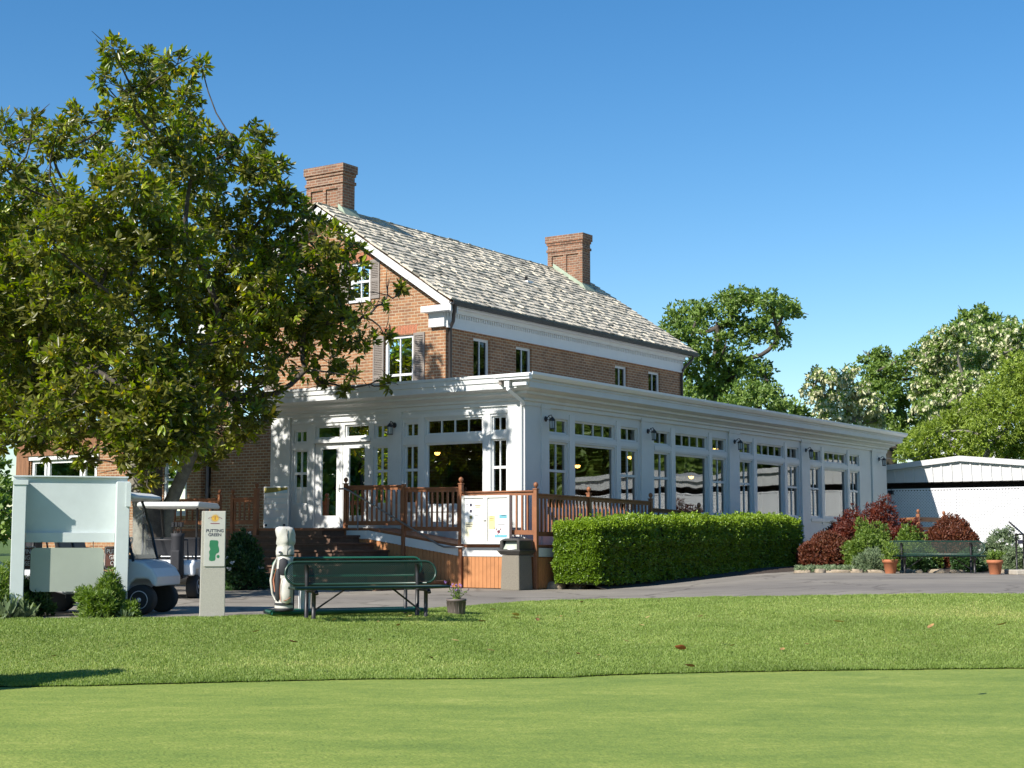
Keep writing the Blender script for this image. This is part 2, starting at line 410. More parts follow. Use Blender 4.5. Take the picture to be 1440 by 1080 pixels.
def skeleton(mb, base, fork, nodes, r0, wob=.12, minr=.012, twigs=0, tw_len=.9):
    """trunk from base to fork, limbs joining the clump nodes into one branching structure"""
    nodes = [Vector(n) for n in nodes]; base = Vector(base); fork = Vector(fork)
    order = sorted(range(len(nodes)), key=lambda i: (nodes[i] - fork).length)
    tree = [(fork, -1)]; par = {}
    for i in order:
        best = min(range(len(tree)), key=lambda j: (tree[j][0] - nodes[i]).length + .35 * (tree[j][0] - fork).length + (2.0 if tree[j][0].z > nodes[i].z + .8 else 0))
        par[len(tree)] = best; tree.append((nodes[i], best))
    cnt = [1] * len(tree)
    for i in range(len(tree) - 1, 0, -1): cnt[tree[i][1]] += cnt[i]
    tot = cnt[0]
    rad = [max(minr, r0 * .72 * (c / tot) ** .5) for c in cnt]
    H = fork - base
    pts = [base + H * t + Vector((random.gauss(0, 1), random.gauss(0, 1), 0)) * wob * r0 * (1 if 0 < t < 1 else 0) for t in (0, .06, .2, .45, .7, 1)]
    mb.tube(pts, [r0 * 1.45, r0 * 1.15, r0, r0 * .92, r0 * .86, r0 * .78], 12)
    for i in range(1, len(tree)):
        a = tree[tree[i][1]][0]; b = tree[i][0]; d = b - a; l = d.length
        k = max(3, int(l / .7) + 2); q = []
        bend = Vector((random.gauss(0, 1), random.gauss(0, 1), random.gauss(0, .6))) * l * .09
        for j in range(k + 1):
            t = j / k
            q.append(a + d * t + bend * math.sin(math.pi * t) + Vector((0, 0, -.10 * l * math.sin(math.pi * t) * (1 if d.z > 0 else -1))) + (Vector((random.gauss(0, 1), random.gauss(0, 1), random.gauss(0, 1))) * .03 * l * wob if 0 < j < k else Vector()))
        ra = min(rad[tree[i][1]] * .8, rad[i] * 1.5)
        mb.tube(q, [ra + (rad[i] * .8 - ra) * j / k for j in range(k + 1)], 7)
        for _ in range(twigs):
            e = b + Vector((random.gauss(0, 1), random.gauss(0, 1), random.gauss(.35, .8))) * tw_len
            mid = (b + e) * .5 + Vector((random.gauss(0, 1), random.gauss(0, 1), random.gauss(0, 1))) * .1 * tw_len
            mb.tube([b, mid, e], [max(minr, rad[i] * .5), minr, minr * .5], 5)
    return tree
# ------------------------------------------------------------------ ground
def S(t): t = min(1, max(0, t)); return t * t * (3 - 2 * t)
GREEN_Z = -.4
def zA(r): return .27 * S((r - 1) / 7)
_edge = []
for x_, y_ in ((0, 966), (120, 965), (220, 962), (500, 955.5), (650, 955), (800, 953), (870, 949), (980, 946.5), (1100, 944), (1300, 941.5), (1440, 940)):
    p = at(x_, y_, Z=GREEN_Z); _edge.append(to_rd(p.x, p.y))
_asph = []
for x_, y_ in ((0, 872), (180, 871), (300, 869), (380, 866), (480, 862), (600, 858), (680, 852), (740, 847), (850, 843.5), (1000, 841), (1200, 839), (1440, 837)):
    p = at(x_, y_, Z=0); r_ = to_rd(p.x, p.y)[0]
    for _ in range(4): p = at(x_, y_, Z=zA(r_)); r_ = to_rd(p.x, p.y)[0]
    _asph.append(to_rd(p.x, p.y))
def interp(tab, r):
    if r <= tab[0][0]: return tab[0][1]
    for (a, b), (c, d) in zip(tab, tab[1:]):
        if r <= c: return b + (d - b) * (r - a) / (c - a)
    return tab[-1][1]
def dE(r): return interp(_edge, r)
def dA(r): return interp(_asph, r)
def gz(r, d):
    e, a = dE(r), dA(r)
    if d <= e: return GREEN_Z
    t = (d - e) / (a - e)
    return GREEN_Z + (zA(r) - GREEN_Z) * (S(t) * .55 + min(t, 1) * .45)
def gxy(x, y): return gz(*to_rd(x, y))
def sheet(name, mat, rs, dfun0, dfun1, nv, zoff, zf=None):
    vs = []; fs = []; nr = len(rs)
    for r in rs:
        a, b = dfun0(r), dfun1(r)
        for j in range(nv + 1):
            d = a + (b - a) * j / nv; x, y = rd(r, d); z = gz(r, d) + zoff
            if zf: z += zf(r, d, j / nv)
            vs.append((x, y, z))
    for i in range(nr - 1):
        for j in range(nv):
            k = i * (nv + 1) + j; fs.append((k, k + nv + 1, k + nv + 2, k + 1))
    mb = MB(); mb.add(vs, fs, True)
    return mb.build(name, mat)
def lin(a, b, n): return [a + (b - a) * i / n for i in range(n + 1)]

def grass_ground(name, stops, scales, bump, bsc):
    m, t, b = nt(name); co = coords(t)
    n1 = t.nodes.new('ShaderNodeTexNoise'); n1.inputs['Scale'].default_value = scales[0]; n1.inputs['Detail'].default_value = 7; n1.inputs['Roughness'].default_value = .68
    n2 = t.nodes.new('ShaderNodeTexNoise'); n2.inputs['Scale'].default_value = scales[1]; n2.inputs['Detail'].default_value = 6; n2.inputs['Roughness'].default_value = .8
    mp = t.nodes.new('ShaderNodeMapping'); mp.vector_type = 'TEXTURE'; mp.inputs['Rotation'].default_value = (0, 0, R(-56.2)); mp.inputs['Scale'].default_value = (1.7, .8, 1); L(t, co, mp.inputs[0]); L(t, mp.outputs[0], n1.inputs['Vector']); L(t, co, n2.inputs['Vector'])
    mx = t.nodes.new('ShaderNodeMixRGB'); mx.inputs[0].default_value = .52; L(t, n1.outputs[0], mx.inputs[1]); L(t, n2.outputs[0], mx.inputs[2])
    rp = ramp(t, stops); L(t, mx.outputs[0], rp.inputs[0])
    L(t, rp.outputs[0], b.inputs['Base Color']); b.inputs['Roughness'].default_value = .75; b.inputs['Specular IOR Level'].default_value = .2
    n3 = t.nodes.new('ShaderNodeTexNoise'); n3.inputs['Scale'].default_value = bsc; n3.inputs['Detail'].default_value = 4; L(t, co, n3.inputs['Vector'])
    bp = t.nodes.new('ShaderNodeBump'); bp.inputs['Strength'].default_value = bump; bp.inputs['Distance'].default_value = .02; L(t, n3.outputs[0], bp.inputs['Height']); L(t, bp.outputs[0], b.inputs['Normal'])
    return m
MAT['green'] = grass_ground('putting_green_turf', [(.36, (.125, .185, .038)), (.45, (.165, .228, .046)), (.52, (.200, .258, .052)), (.60, (.26, .305, .070)), (.68, (.32, .345, .095))], (1.5, 10), .7, 30)
MAT['rough'] = grass_ground('rough_turf', [(.32, (.12, .165, .034)), (.5, (.175, .22, .048)), (.68, (.26, .27, .085))], (.8, 18), .7, 90)
MAT['farland'] = grass_ground('far_turf', [(.3, (.06, .10, .02)), (.7, (.12, .17, .035))], (.05, 4), .3, 20)
def asphalt():
    m, t, b = nt('worn_asphalt'); co = coords(t)
    n1 = t.nodes.new('ShaderNodeTexNoise'); n1.inputs['Scale'].default_value = .55; n1.inputs['Detail'].default_value = 8; n1.inputs['Roughness'].default_value = .65; L(t, co, n1.inputs['Vector'])
    n2 = t.nodes.new('ShaderNodeTexNoise'); n2.inputs['Scale'].default_value = 70; n2.inputs['Detail'].default_value = 3; L(t, co, n2.inputs['Vector'])
    mx = t.nodes.new('ShaderNodeMixRGB'); mx.inputs[0].default_value = .35; L(t, n1.outputs[0], mx.inputs[1]); L(t, n2.outputs[0], mx.inputs[2])
    rp = ramp(t, [(.32, (.165, .147, .122)), (.5, (.215, .193, .162)), (.7, (.27, .243, .205))]); L(t, mx.outputs[0], rp.inputs[0])
    vo = t.nodes.new('ShaderNodeTexVoronoi'); vo.feature = 'DISTANCE_TO_EDGE'; vo.inputs['Scale'].default_value = .33; nw = t.nodes.new('ShaderNodeTexNoise'); nw.inputs['Scale'].default_value = 1.7; nw.inputs['Detail'].default_value = 6; L(t, co, nw.inputs['Vector'])
    wa = t.nodes.new('ShaderNodeMixRGB'); wa.blend_type = 'ADD'; wa.inputs[0].default_value = .8; L(t, co, wa.inputs[1]); L(t, nw.outputs['Color'], wa.inputs[2]); L(t, wa.outputs[0], vo.inputs['Vector'])
    ck = ramp(t, [(0.0, (.42, .40, .38)), (.010, (.62, .6, .58)), (.02, (1, 1, 1))]); L(t, vo.outputs['Distance'], ck.inputs[0])
    pn = t.nodes.new('ShaderNodeTexNoise'); pn.inputs['Scale'].default_value = .22; pn.inputs['Detail'].default_value = 4; L(t, co, pn.inputs['Vector']); pr = ramp(t, [(.38, (.80, .79, .80)), (.60, (1.1, 1.09, 1.06))]); L(t, pn.outputs[0], pr.inputs[0])
    m1 = t.nodes.new('ShaderNodeMixRGB'); m1.blend_type = 'MULTIPLY'; m1.inputs[0].default_value = .8; L(t, rp.outputs[0], m1.inputs[1]); L(t, ck.outputs[0], m1.inputs[2])
    m2 = t.nodes.new('ShaderNodeMixRGB'); m2.blend_type = 'MULTIPLY'; m2.inputs[0].default_value = 1; L(t, m1.outputs[0], m2.inputs[1]); L(t, pr.outputs[0], m2.inputs[2])
    L(t, m2.outputs[0], b.inputs['Base Color']); b.inputs['Roughness'].default_value = .85
    bp = t.nodes.new('ShaderNodeBump'); bp.inputs['Strength'].default_value = .5; bp.inputs['Distance'].default_value = .01; L(t, n2.outputs[0], bp.inputs['Height']); L(t, bp.outputs[0], b.inputs['Normal'])
    return m
MAT['asphalt'] = asphalt()
# base land, one sheet to the horizon
bs = lin(-40, 40, 40); vs = []; fs = []
dsteps = [-40, 0, 8, 12, 14, 16, 18, 20, 22, 24, 27, 31, 40, 60, 90]
rsteps = [-900, -200, -60] + lin(-30, 30, 30) + [60, 200, 900]
dl = [-900, -200] + dsteps + [200, 500, 1500]
for r in rsteps:
    for d in dl:
        x, y = rd(r, d); vs.append((x, y, gz(r, d) - .09))
for i in range(len(rsteps) - 1):
    for j in range(len(dl) - 1):
        k = i * len(dl) + j; fs.append((k, k + len(dl), k + len(dl) + 1, k + 1))
g = MB().add(vs, fs, True).build('ground', 'farland'); tag(g, 'grassy land reaching away behind the clubhouse and trees', 'ground', kind='structure')
g = sheet('putting_green', 'green', lin(-16, 16, 64), lambda r: -6, lambda r: dE(r), 40, 0); tag(g, 'closely mown yellow green putting surface in the foreground', 'putting green', kind='structure')
rj = np.random.default_rng(3)
g = sheet('lawn', 'rough', lin(-18, 18, 120), lambda r: dE(r) + .02 * math.sin(r * 9) + .03 * math.sin(r * 3.7), lambda r: dA(r) + .03 * math.sin(r * 11) + .05 * math.sin(r * 2.3), 26, .012)
tag(g, 'band of longer grass between the putting surface and the asphalt path', 'lawn', kind='structure')
g = sheet('path', 'asphalt', lin(-22, 30, 60), lambda r: dA(r) - .5, lambda r: 42 + max(0, r * .4), 20, .004); tag(g, 'worn grey asphalt cart path in front of the clubhouse', 'path', kind='structure')
# planting bed soil under hedge and shrubs
mb = MB()
bedpts = [(-.75, -1.16), (-.75, -2.75), (2, -2.95), (6, -3.15), (8.2, -3.6), (8.4, -4.6), (8.25, -6.1), (8.9, -7.4), (9.0, -9.0), (25, -9.0), (25, -1.16)]
vs = [(x, y, gxy(x, y) + .03) for x, y in bedpts]
# fan into a fine strip so it follows the slope
bv = []; bf = []
front = [(-.75, -2.75), (2, -2.95), (4, -3.0), (6, -3.15), (8.0, -3.5), (8.35, -4.6), (8.2, -6.1), (8.6, -7.4), (8.9, -9.6)]
for i in range(len(front) - 1):
    for j in range(6):
        t = j / 6; x = front[i][0] + (front[i + 1][0] - front[i][0]) * t; y = front[i][1] + (front[i + 1][1] - front[i][1]) * t
        bv.append((x, y, gxy(x, y) + .0)); 
bv.append((front[-1][0], front[-1][1], gxy(*front[-1])))
n = len(bv); full = []
for (x, y, z) in bv:
    for k in range(7):
        t = k / 6; X2 = x + (max(x, 9) + 9 - x) * t if y < -3.5 else x + .2 * t; Y2 = y + (-1.15 - y) * t
        h = gxy(X2, Y2) - .03 + .15 * S(t * 3)
        full.append((X2, Y2, h))
ff = []
for i in range(n - 1):
    for k in range(6):
        a = i * 7 + k; ff.append((a, a + 7, a + 8, a + 1))
g = MB().add(full, ff, True).build('soil_bed', 'soil'); tag(g, 'dark mulched planting bed along the long glazed wing', 'planting bed', kind='structure')

# ------------------------------------------------------------------ wall helper
def wall_cells(mb, plane, p0, th, ar, zr, ops):
    """wall panel in plane X=p0 (or Y=p0), thickness th, spanning ar x zr, with rectangular openings"""
    aa = sorted(set([ar[0], ar[1]] + [v for o in ops for v in o[:2] if ar[0] < v < ar[1]]))
    zz = sorted(set([zr[0], zr[1]] + [v for o in ops for v in o[2:] if zr[0] < v < zr[1]]))
    for i in range(len(aa) - 1):
        run = None
        for j in range(len(zz) - 1):
            ca, cz = (aa[i] + aa[i + 1]) / 2, (zz[j] + zz[j + 1]) / 2
            hole = any(o[0] < ca < o[1] and o[2] < cz < o[3] for o in ops)
            if not hole:
                if run is None: run = [zz[j], zz[j + 1]]
                else: run[1] = zz[j + 1]
            if hole or j == len(zz) - 2:
                if run:
                    if plane == 'X': mb.box(p0, p0 + th, aa[i], aa[i + 1], run[0], run[1])
                    else: mb.box(aa[i], aa[i + 1], p0, p0 + th, run[0], run[1])
                    run = None
def pbox(mb, plane, p0, p1, a0, a1, z0, z1):
    if plane == 'X': mb.box(p0, p1, a0, a1, z0, z1)
    else: mb.box(a0, a1, p0, p1, z0, z1)
def window(parent, plane, p, inward, a0, a1, z0, z1, vm=1, rail=None, fw=.055, fmat='trim', gmat='glass', name='window', hm=(), sill=False, setback=.03):
    """glazed unit set into an opening; inward = +1/-1 direction along plane axis into the room"""
    mb = MB(); q0 = p + inward * setback; q1 = p + inward * (setback + .07)
    pbox(mb, plane, q0, q1, a0, a0 + fw, z0, z1); pbox(mb, plane, q0, q1, a1 - fw, a1, z0, z1)
    pbox(mb, plane, q0, q1, a0 + fw, a1 - fw, z1 - fw, z1); pbox(mb, plane, q0, q1, a0 + fw, a1 - fw, z0, z0 + fw)
    m0, m1 = q0 + inward * .012, q1 - inward * .012
    if rail is not None: pbox(mb, plane, q0 + inward * .004, q1, a0 + fw, a1 - fw, rail - .032, rail + .032)
    segs = [(z0 + fw, z1 - fw)] if rail is None else [(z0 + fw, rail - .032), (rail + .032, z1 - fw)]
    for k in range(vm):
        c = a0 + fw + (a1 - a0 - 2 * fw) * (k + 1) / (vm + 1)
        for s0, s1 in segs: pbox(mb, plane, m0, m1, c - .014, c + .014, s0, s1)
    for h in hm: pbox(mb, plane, m0 + inward * .003, m1, a0 + fw, a1 - fw, h - .013, h + .013)
    if sill: pbox(mb, plane, p - inward * .05, q0, a0 - .05, a1 + .05, z0 - .07, z0 - .005)
    w = mb.build(name, fmat, parent)
    w2 = MB(); gq = q0 + inward * .04
    if plane == 'X': pts = [(gq, a0 + fw, z0 + fw), (gq, a1 - fw, z0 + fw), (gq, a1 - fw, z1 - fw), (gq, a0 + fw, z1 - fw)]
    else: pts = [(a0 + fw, gq, z0 + fw), (a1 - fw, gq, z0 + fw), (a1 - fw, gq, z1 - fw), (a0 + fw, gq, z1 - fw)]
    w2.add(pts, [(0, 1, 2, 3)])
    g = w2.build('pane', gmat, None); g.parent = w
    if parent.get('_world'):
        off = Vector(parent['_world'])
        for v in g.data.vertices: v.co -= off
    return w

# ------------------------------------------------------------------ brick house
HX0, HX1, HY0, HY1 = 3.5, 17.44, 4.87, 13.73
RY = (HY0 + HY1) / 2; EZ = 7.62; RZ = 10.86
house = thing('brick_house', 'old two-storey red brick house with shake roof, white cornice and two chimneys', 'house', (HX0, RY, 0))
OVH = .42; slope = (RZ - EZ) / (RY - HY0 + OVH)
gw = [(5.93, 7.06, 4.6, 6.83), (11.54, 12.67, 4.6, 6.83), (7.50, 8.36, 7.96, 9.06), (10.26, 11.12, 7.96, 9.06)]
lowg = [(9.3, 10.4, 1.9, 3.9)]
mb = MB()
wall_cells(mb, 'X', HX0, .3, (HY0, HY1), (0, 7.05), gw[:2] + [])
# gable triangle with the attic windows, in strips
def roofz(y): return RZ - abs(y - RY) * slope - .10
def gable_piece(y0, y1, zb):
    ys = [y0, y1] if not (y0 < RY < y1) else [y0, RY, y1]
    poly = [(y0, zb)] + [(y1, zb)] + [(y, max(zb + .002, roofz(y))) for y in ys[::-1]]
    mb.prism(poly, 'x', HX0, HX0 + .3)
gable_piece(HY0, 7.50, 7.05); gable_piece(8.36, 10.26, 7.05); gable_piece(11.12, HY1, 7.05)
for a, b_ in ((7.50, 8.36), (10.26, 11.12)):
    mb.box(HX0, HX0 + .3, a, b_, 7.05, 7.96); gable_piece(a, b_, 9.06)
mb.build('gable_wall', 'brick', house)
lw = [(4.83, 5.65, 4.6, 6.81), (7.0, 7.85, 4.6, 6.79), (12.83, 13.64, 4.6, 6.78), (15.08, 15.92, 4.6, 6.79)]
mb = MB(); wall_cells(mb, 'Y', HY0, .3, (HX0 + .3, HX1), (0, 7.05), lw)
mb.box(HX1 - .3, HX1, HY0 + .3, HY1, 0, 7.05); mb.box(HX0 + .3, HX1 - .3, HY1 - .3, HY1, 0, 7.05)
mb.prism([(HY0, 7.05), (HY1, 7.05), (RY, RZ - .1)], 'x', HX1 - .3, HX1)
mb.build('wall', 'brick', house)
# dark rooms behind the upper windows
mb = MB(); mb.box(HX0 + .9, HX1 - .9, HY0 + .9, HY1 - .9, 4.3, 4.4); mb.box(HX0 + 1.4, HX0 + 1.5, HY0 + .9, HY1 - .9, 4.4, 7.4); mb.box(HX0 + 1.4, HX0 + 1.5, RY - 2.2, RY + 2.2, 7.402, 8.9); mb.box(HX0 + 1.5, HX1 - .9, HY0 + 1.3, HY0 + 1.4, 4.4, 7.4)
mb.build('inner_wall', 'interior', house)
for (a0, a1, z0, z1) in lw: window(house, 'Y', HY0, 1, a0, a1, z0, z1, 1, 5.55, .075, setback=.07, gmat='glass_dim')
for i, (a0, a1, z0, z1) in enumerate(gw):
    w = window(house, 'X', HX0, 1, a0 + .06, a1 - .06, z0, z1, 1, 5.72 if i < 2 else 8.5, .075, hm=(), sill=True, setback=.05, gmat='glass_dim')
    sw = .38 if i < 2 else .33
    for s0 in (a0 - sw + .03, a1 - .03):
        m2 = MB(); m2.box(HX0 - .035, HX0 - .003, s0, s0 + .05, z0, z1 + .03); m2.box(HX0 - .035, HX0 - .003, s0 + sw - .05, s0 + sw, z0, z1 + .03)
        nl = int((z1 - z0) / .05)
        for e in (z0, (z0 + z1) / 2 - .05, z1 - .05): m2.box(HX0 - .034, HX0 - .004, s0 + .05, s0 + sw - .05, e, e + .08)
        for k in range(nl):
            zc = z0 + .02 + k * .05; m2.box(HX0 - .026 , HX0 - .010, s0 + .05, s0 + sw - .05, zc, zc + .034)
        m2.build('shutter', 'shutter', house)
    # soldier course over the window
    m3 = MB()
    nb = 13
    for k in range(nb):
        wv = (a1 - a0 + .1) / nb; y0 = a0 - .05 + k * wv
        tl = (k - nb / 2 + .5) / nb * .10
        m3.add([(HX0 - .006, y0 + .006, z1 + .03), (HX0 - .006, y0 + wv - .006, z1 + .03), (HX0 - .006, y0 + wv - .006 + tl, z1 + .27), (HX0 - .006, y0 + .006 + tl, z1 + .27)], [(3, 2, 1, 0)])
    m3.build('window_arch', M('arch_brick', (.40, .15, .08), .85, .3, 9) if 'arch' not in MAT else MAT['arch'], house)
# cornice along the eaves + frieze with dentils
for s in (1, -1):
    mb = MB()
    def Yv(o): return HY0 - o if s == 1 else HY1 + o
    mb.box(HX0 - .03, HX1 + .03, Yv(.03), Yv(.09), 6.98, 7.34)
    mb.box(HX0 - .04, HX1 + .04, Yv(.03), Yv(.17), 7.343, 7.46)
    mb.box(HX0 - .05, HX1 + .05, Yv(.03), Yv(.36), 7.463, 7.52)
    mb.box(HX0 - .03, HX1 + .03, Yv(.03), Yv(.105), 6.93, 6.977)
    mb.build('cornice', 'trim', house)
mb = MB(); x = HX0 + .05
while x < HX1 - .05:
    mb.box(x, x + .05, HY0 - .125, HY0 - .092, 7.23, 7.338); x += .115
mb.build('dentils', 'trim', house)['kind'] = 'stuff'
# rake boards and eave returns on the near gable
mb = MB()
for s in (1, -1):
    yE = RY - s * (RY - HY0 + OVH); zE = EZ + .0
    for (o0, o1, t0, t1) in ((-.34, -.28, -.06, -.30), (-.28, -.02, -.06, -.10), (-.045, -.003, -.10, -.34)):
        mb.prism([(yE, zE + t1), (yE, zE + t0), (RY, RZ + t0), (RY, RZ + t1)], 'x', HX0 + o0, HX0 + o1)
    y2 = HY0 + .62 if s == 1 else HY1 - .62
    mb.box(HX0 - .33, HX0 - .004, yE + s * .05, y2, 7.36, 7.525); mb.box(HX0 - .12, HX0 - .005, HY0 - .03 if s == 1 else HY1 + .03, (HY0 + .5) if s == 1 else (HY1 - .5), 6.96, 7.357)
mb.build('rake_board', 'trim', house)
# shake roof
def shakes():
    V = []; F = []; T = []
    rr = random.Random(5)
    Ls = math.hypot(RY - HY0 + OVH + .04, RZ - EZ + .03); ang = math.atan2(RZ - EZ, RY - HY0 + OVH)
    course = .265; nC = int(Ls / course)
    for s in (1, -1):
        du = Vector((0, s * math.cos(ang), math.sin(ang))); dn = Vector((0, -s * math.sin(ang), math.cos(ang)))
        o = Vector((0, RY - s * (RY - HY0 + OVH + .05), EZ - .02))
        for c in range(nC + 1):
            x = HX0 - .36 - rr.random() * .1
            band = .5 + .25 * math.sin(c * 2.1) + rr.uniform(-.15, .15)
            while x < HX1 + .33:
                w = rr.uniform(.10, .26) if s == 1 else rr.uniform(.3, .6); x1 = min(x + w, HX1 + .36)
                u0 = c * course + rr.uniform(-.016, .012); u1 = u0 + course * 1.9
                if u1 > Ls + .06: u1 = Ls + .06
                if u0 > Ls: break
                th = rr.uniform(.045, .075); lift = rr.choice([0, 0, 0, .006, .014])
                a = o + du * u0 + dn * (.012 + lift); b = o + du * u1 + dn * .002
                k = len(V)
                for xx in (x + .004, x1 - .004):
                    for p, h in ((a, 0), (a, th), (b, th * .25 + .004), (b, 0)):
                        q = p + dn * h; V.append((xx, q.y, q.z))
                fs = [(k, k + 4, k + 5, k + 1), (k + 1, k + 5, k + 6, k + 2), (k, k + 1, k + 2, k + 3), (k + 4, k + 7, k + 6, k + 5)]
                F.extend(fs if s == 1 else [f[::-1] for f in fs])
                t = min(1, max(0, rr.gauss(.62, .2) + (.0 if rr.random() > .10 else -.5))); T.extend([t] * 8)
                x = x1
    me = bpy.data.meshes.new('roof'); off = Vector(house['_world'])
    me.from_pydata([(a - off.x, b - off.y, c - off.z) for a, b, c in V], [], F)
    at_ = me.attributes.new('tint', 'FLOAT', 'POINT'); at_.data.foreach_set('value', np.array(T, dtype=np.float32))
    me.materials.append(MAT['shake']); me.update()
    o = bpy.data.objects.new('roof', me); COL.objects.link(o); o.parent = house
    return o
roof = shakes()
def under(o, par):
    """re-parent a part built in site coordinates below another part"""
    o.parent = par; return o
mb = MB()
for s in (1, -1):
    yE = RY - s * (RY - HY0 + OVH); mb.prism([(yE, EZ - .05), (yE, EZ - .02), (RY, RZ - .02), (RY, RZ - .05)], 'x', HX0 - .30, HX1 + .30)
under(mb.build('roof_deck', 'wingwood', house), roof)
mb = MB(); mb.prism([(RY - .16, RZ - .06), (RY, RZ + .035), (RY + .16, RZ - .06), (RY, RZ + .005)], 'x', HX0 - .34, HX1 + .34)
under(mb.build('ridge_cap', MAT['dkgutter'], house), roof)
p = at(740, 397, Y=7.2); zz = EZ + (p.y - HY0 + OVH) * slope
mb = MB(); mb.tube([(p.x, p.y, zz - .05), (p.x, p.y, zz + .22)], .05, 8); under(mb.build('vent_pipe', 'blackmetal', house), roof)
mb = MB(); mb.box(p.x - .16, p.x + .16, p.y - .17, p.y + .1, zz - .01, zz + .05); under(mb.build('vent_flashing', 'gutter_white', house), roof)
# chimneys
def chimney(x0, x1, y0, y1, zt, zb):
    mb = MB()
    zs = zt - 1.45
    mb.box(x0, x1, y0, y1, zb, zs)           # shaft base
    pz0, pz1 = zs, zt - .72                   # panelled section
    yw = (y1 - y0)
    cuts = [(y0 + .18, y0 + yw * .46), (y0 + yw * .54, y1 - .18)]
    mb.box(x0 + .05, x1, y0, y1, pz0, pz1)
    for a, b_ in ((y0, cuts[0][0]), (cuts[0][1], cuts[1][0]), (cuts[1][1], y1)): mb.box(x0, x0 + .05, a, b_, pz0, pz1)
    z = pz1; 
    for (h, o) in ((.14, 0), (.09, .035), (.16, .0), (.09, .03), (.08, .065), (.16, .065)):
        mb.box(x0 - o, x1 + o, y0 - o, y1 + o, z, z + h); z += h
    c = under(mb.build('chimney', 'chim', house), roof)
    return c
chimney(4.0, 4.56, 9.05, 10.47, 12.24, RZ - 1.6)
chimney(15.95, 16.5, 7.98, 9.45, 12.03, RZ - 1.7)
mb = MB()
for (x0, x1, y0) in ((4.0, 4.56, 9.05), (15.95, 16.5, 7.98)):
    zr = EZ + (y0 - HY0 + OVH) * slope
    mb.prism([(y0 - .18, zr - .03), (y0 + .003, zr + .09), (y0 + .003, zr + .22), (y0 - .02, zr + .22)], 'x', x0 - .06, x1 + .06)
    mb.prism([(y0, zr + .06), (RY - .1, RZ + .02), (RY - .1, RZ + .18), (y0, zr + .22)], 'x', x0 - .03, x0 - .002)
under(mb.build('flashing', 'copper', house), roof)
# gutter + downspouts
mb = MB(); prof = [(-.10, 0), (-.10, .02), (-.085, .02), (-.075, -.07), (.0, -.085), (.045, -.03), (.045, .02), (.06, .02), (.06, -.045), (.005, -.105), (-.085, -.09)]
yg = HY0 - OVH - .02
mb.prism([(yg + a, EZ - .03 + b_) for a, b_ in prof], 'x', HX0 - .36, HX1 + .36)
mb.build('gutter', 'dkgutter', house)
for xx, side in ((HX0 + .12, 1), (HX1 - .05, 1)):
    mb = MB(); mb.tube([(xx - (.28 if xx < 8 else -.15), yg, EZ - .1), (xx - (.28 if xx < 8 else -.15), yg + .02, EZ - .22), (xx - .04, HY0 - .2, EZ - .52), (xx, HY0 - .07, EZ - .70), (xx, HY0 - .07, 0.2)], .05, 8)
    mb.build('downspout', 'dkgutter', house)
mb = MB(); mb.tube([(HX0 - .1, HY1 + .15, EZ - .3), (HX0 - .1, HY1 + .05, EZ - .8), (HX0 - .1, HY1 + .05, .2)], .05, 8); mb.build('downspout', 'shutter', house)

# ------------------------------------------------------------------ brick side wing, left of the house
WX = 3.2
wing = thing('brick_wing', 'low sunlit brick side wing behind the large tree, with wide white window', 'house wing', (WX, 18, 0))
wo = [(18.5, 21.75, 1.9, 3.72), (14.45, 15.45, 1.9, 4.0)]
mb = MB(); wall_cells(mb, 'X', WX, .3, (HY1 + .12, 22.0), (0, 4.75), wo)
mb.box(WX, WX + 6, 22.0, 22.3, 0, 4.75); mb.box(WX + 5.7, WX + 6, HY1 + .12, 22.0, 0, 4.75)
mb.build('wall', 'brick', wing)
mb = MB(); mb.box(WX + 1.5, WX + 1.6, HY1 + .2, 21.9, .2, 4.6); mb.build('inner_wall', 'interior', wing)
mb = MB(); mb.prism([(WX - .5, 4.7), (WX + 6.4, 5.5), (WX + 6.4, 5.62), (WX - .5, 4.84)], 'y', HY1 + .15, 22.8); mb.build('roof', 'shutter', wing)
mb = MB()
yy = 18.45
while yy < 22.0:
    mb.box(WX - .10, WX - .005, yy, yy + .155, 3.86, 4.72); yy += .16
mb.build('wood_cladding', 'wingwood', wing)
mb = MB(); mb.box(WX - .05, WX + .25, 22.003, 22.45, 0, 4.6); mb.box(WX - .06, WX + .1, 21.8, 22.0, 1.2, 3.85); mb.build('corner_board', 'wingwood', wing)
window(wing, 'X', WX, 1, 21.0, 21.7, 1.9, 3.72, 0, 2.85, .10, name='window', gmat='glass_front')
window(wing, 'X', WX, 1, 19.25, 20.95, 1.9, 3.72, 0, None, .11, name='window', gmat='glass_front')
window(wing, 'X', WX, 1, 18.55, 19.2, 1.9, 3.72, 0, 2.85, .10, name='window', gmat='glass_front')
mb = MB(); mb.box(WX - .06, WX + .04, 18.4, 21.85, 3.723, 3.86); mb.build('window_head', 'trim', wing)
window(wing, 'X', WX, 1, 14.45, 15.45, 1.9, 4.0, 1, 2.95, .09, name='window', sill=True, gmat='glass_dim')

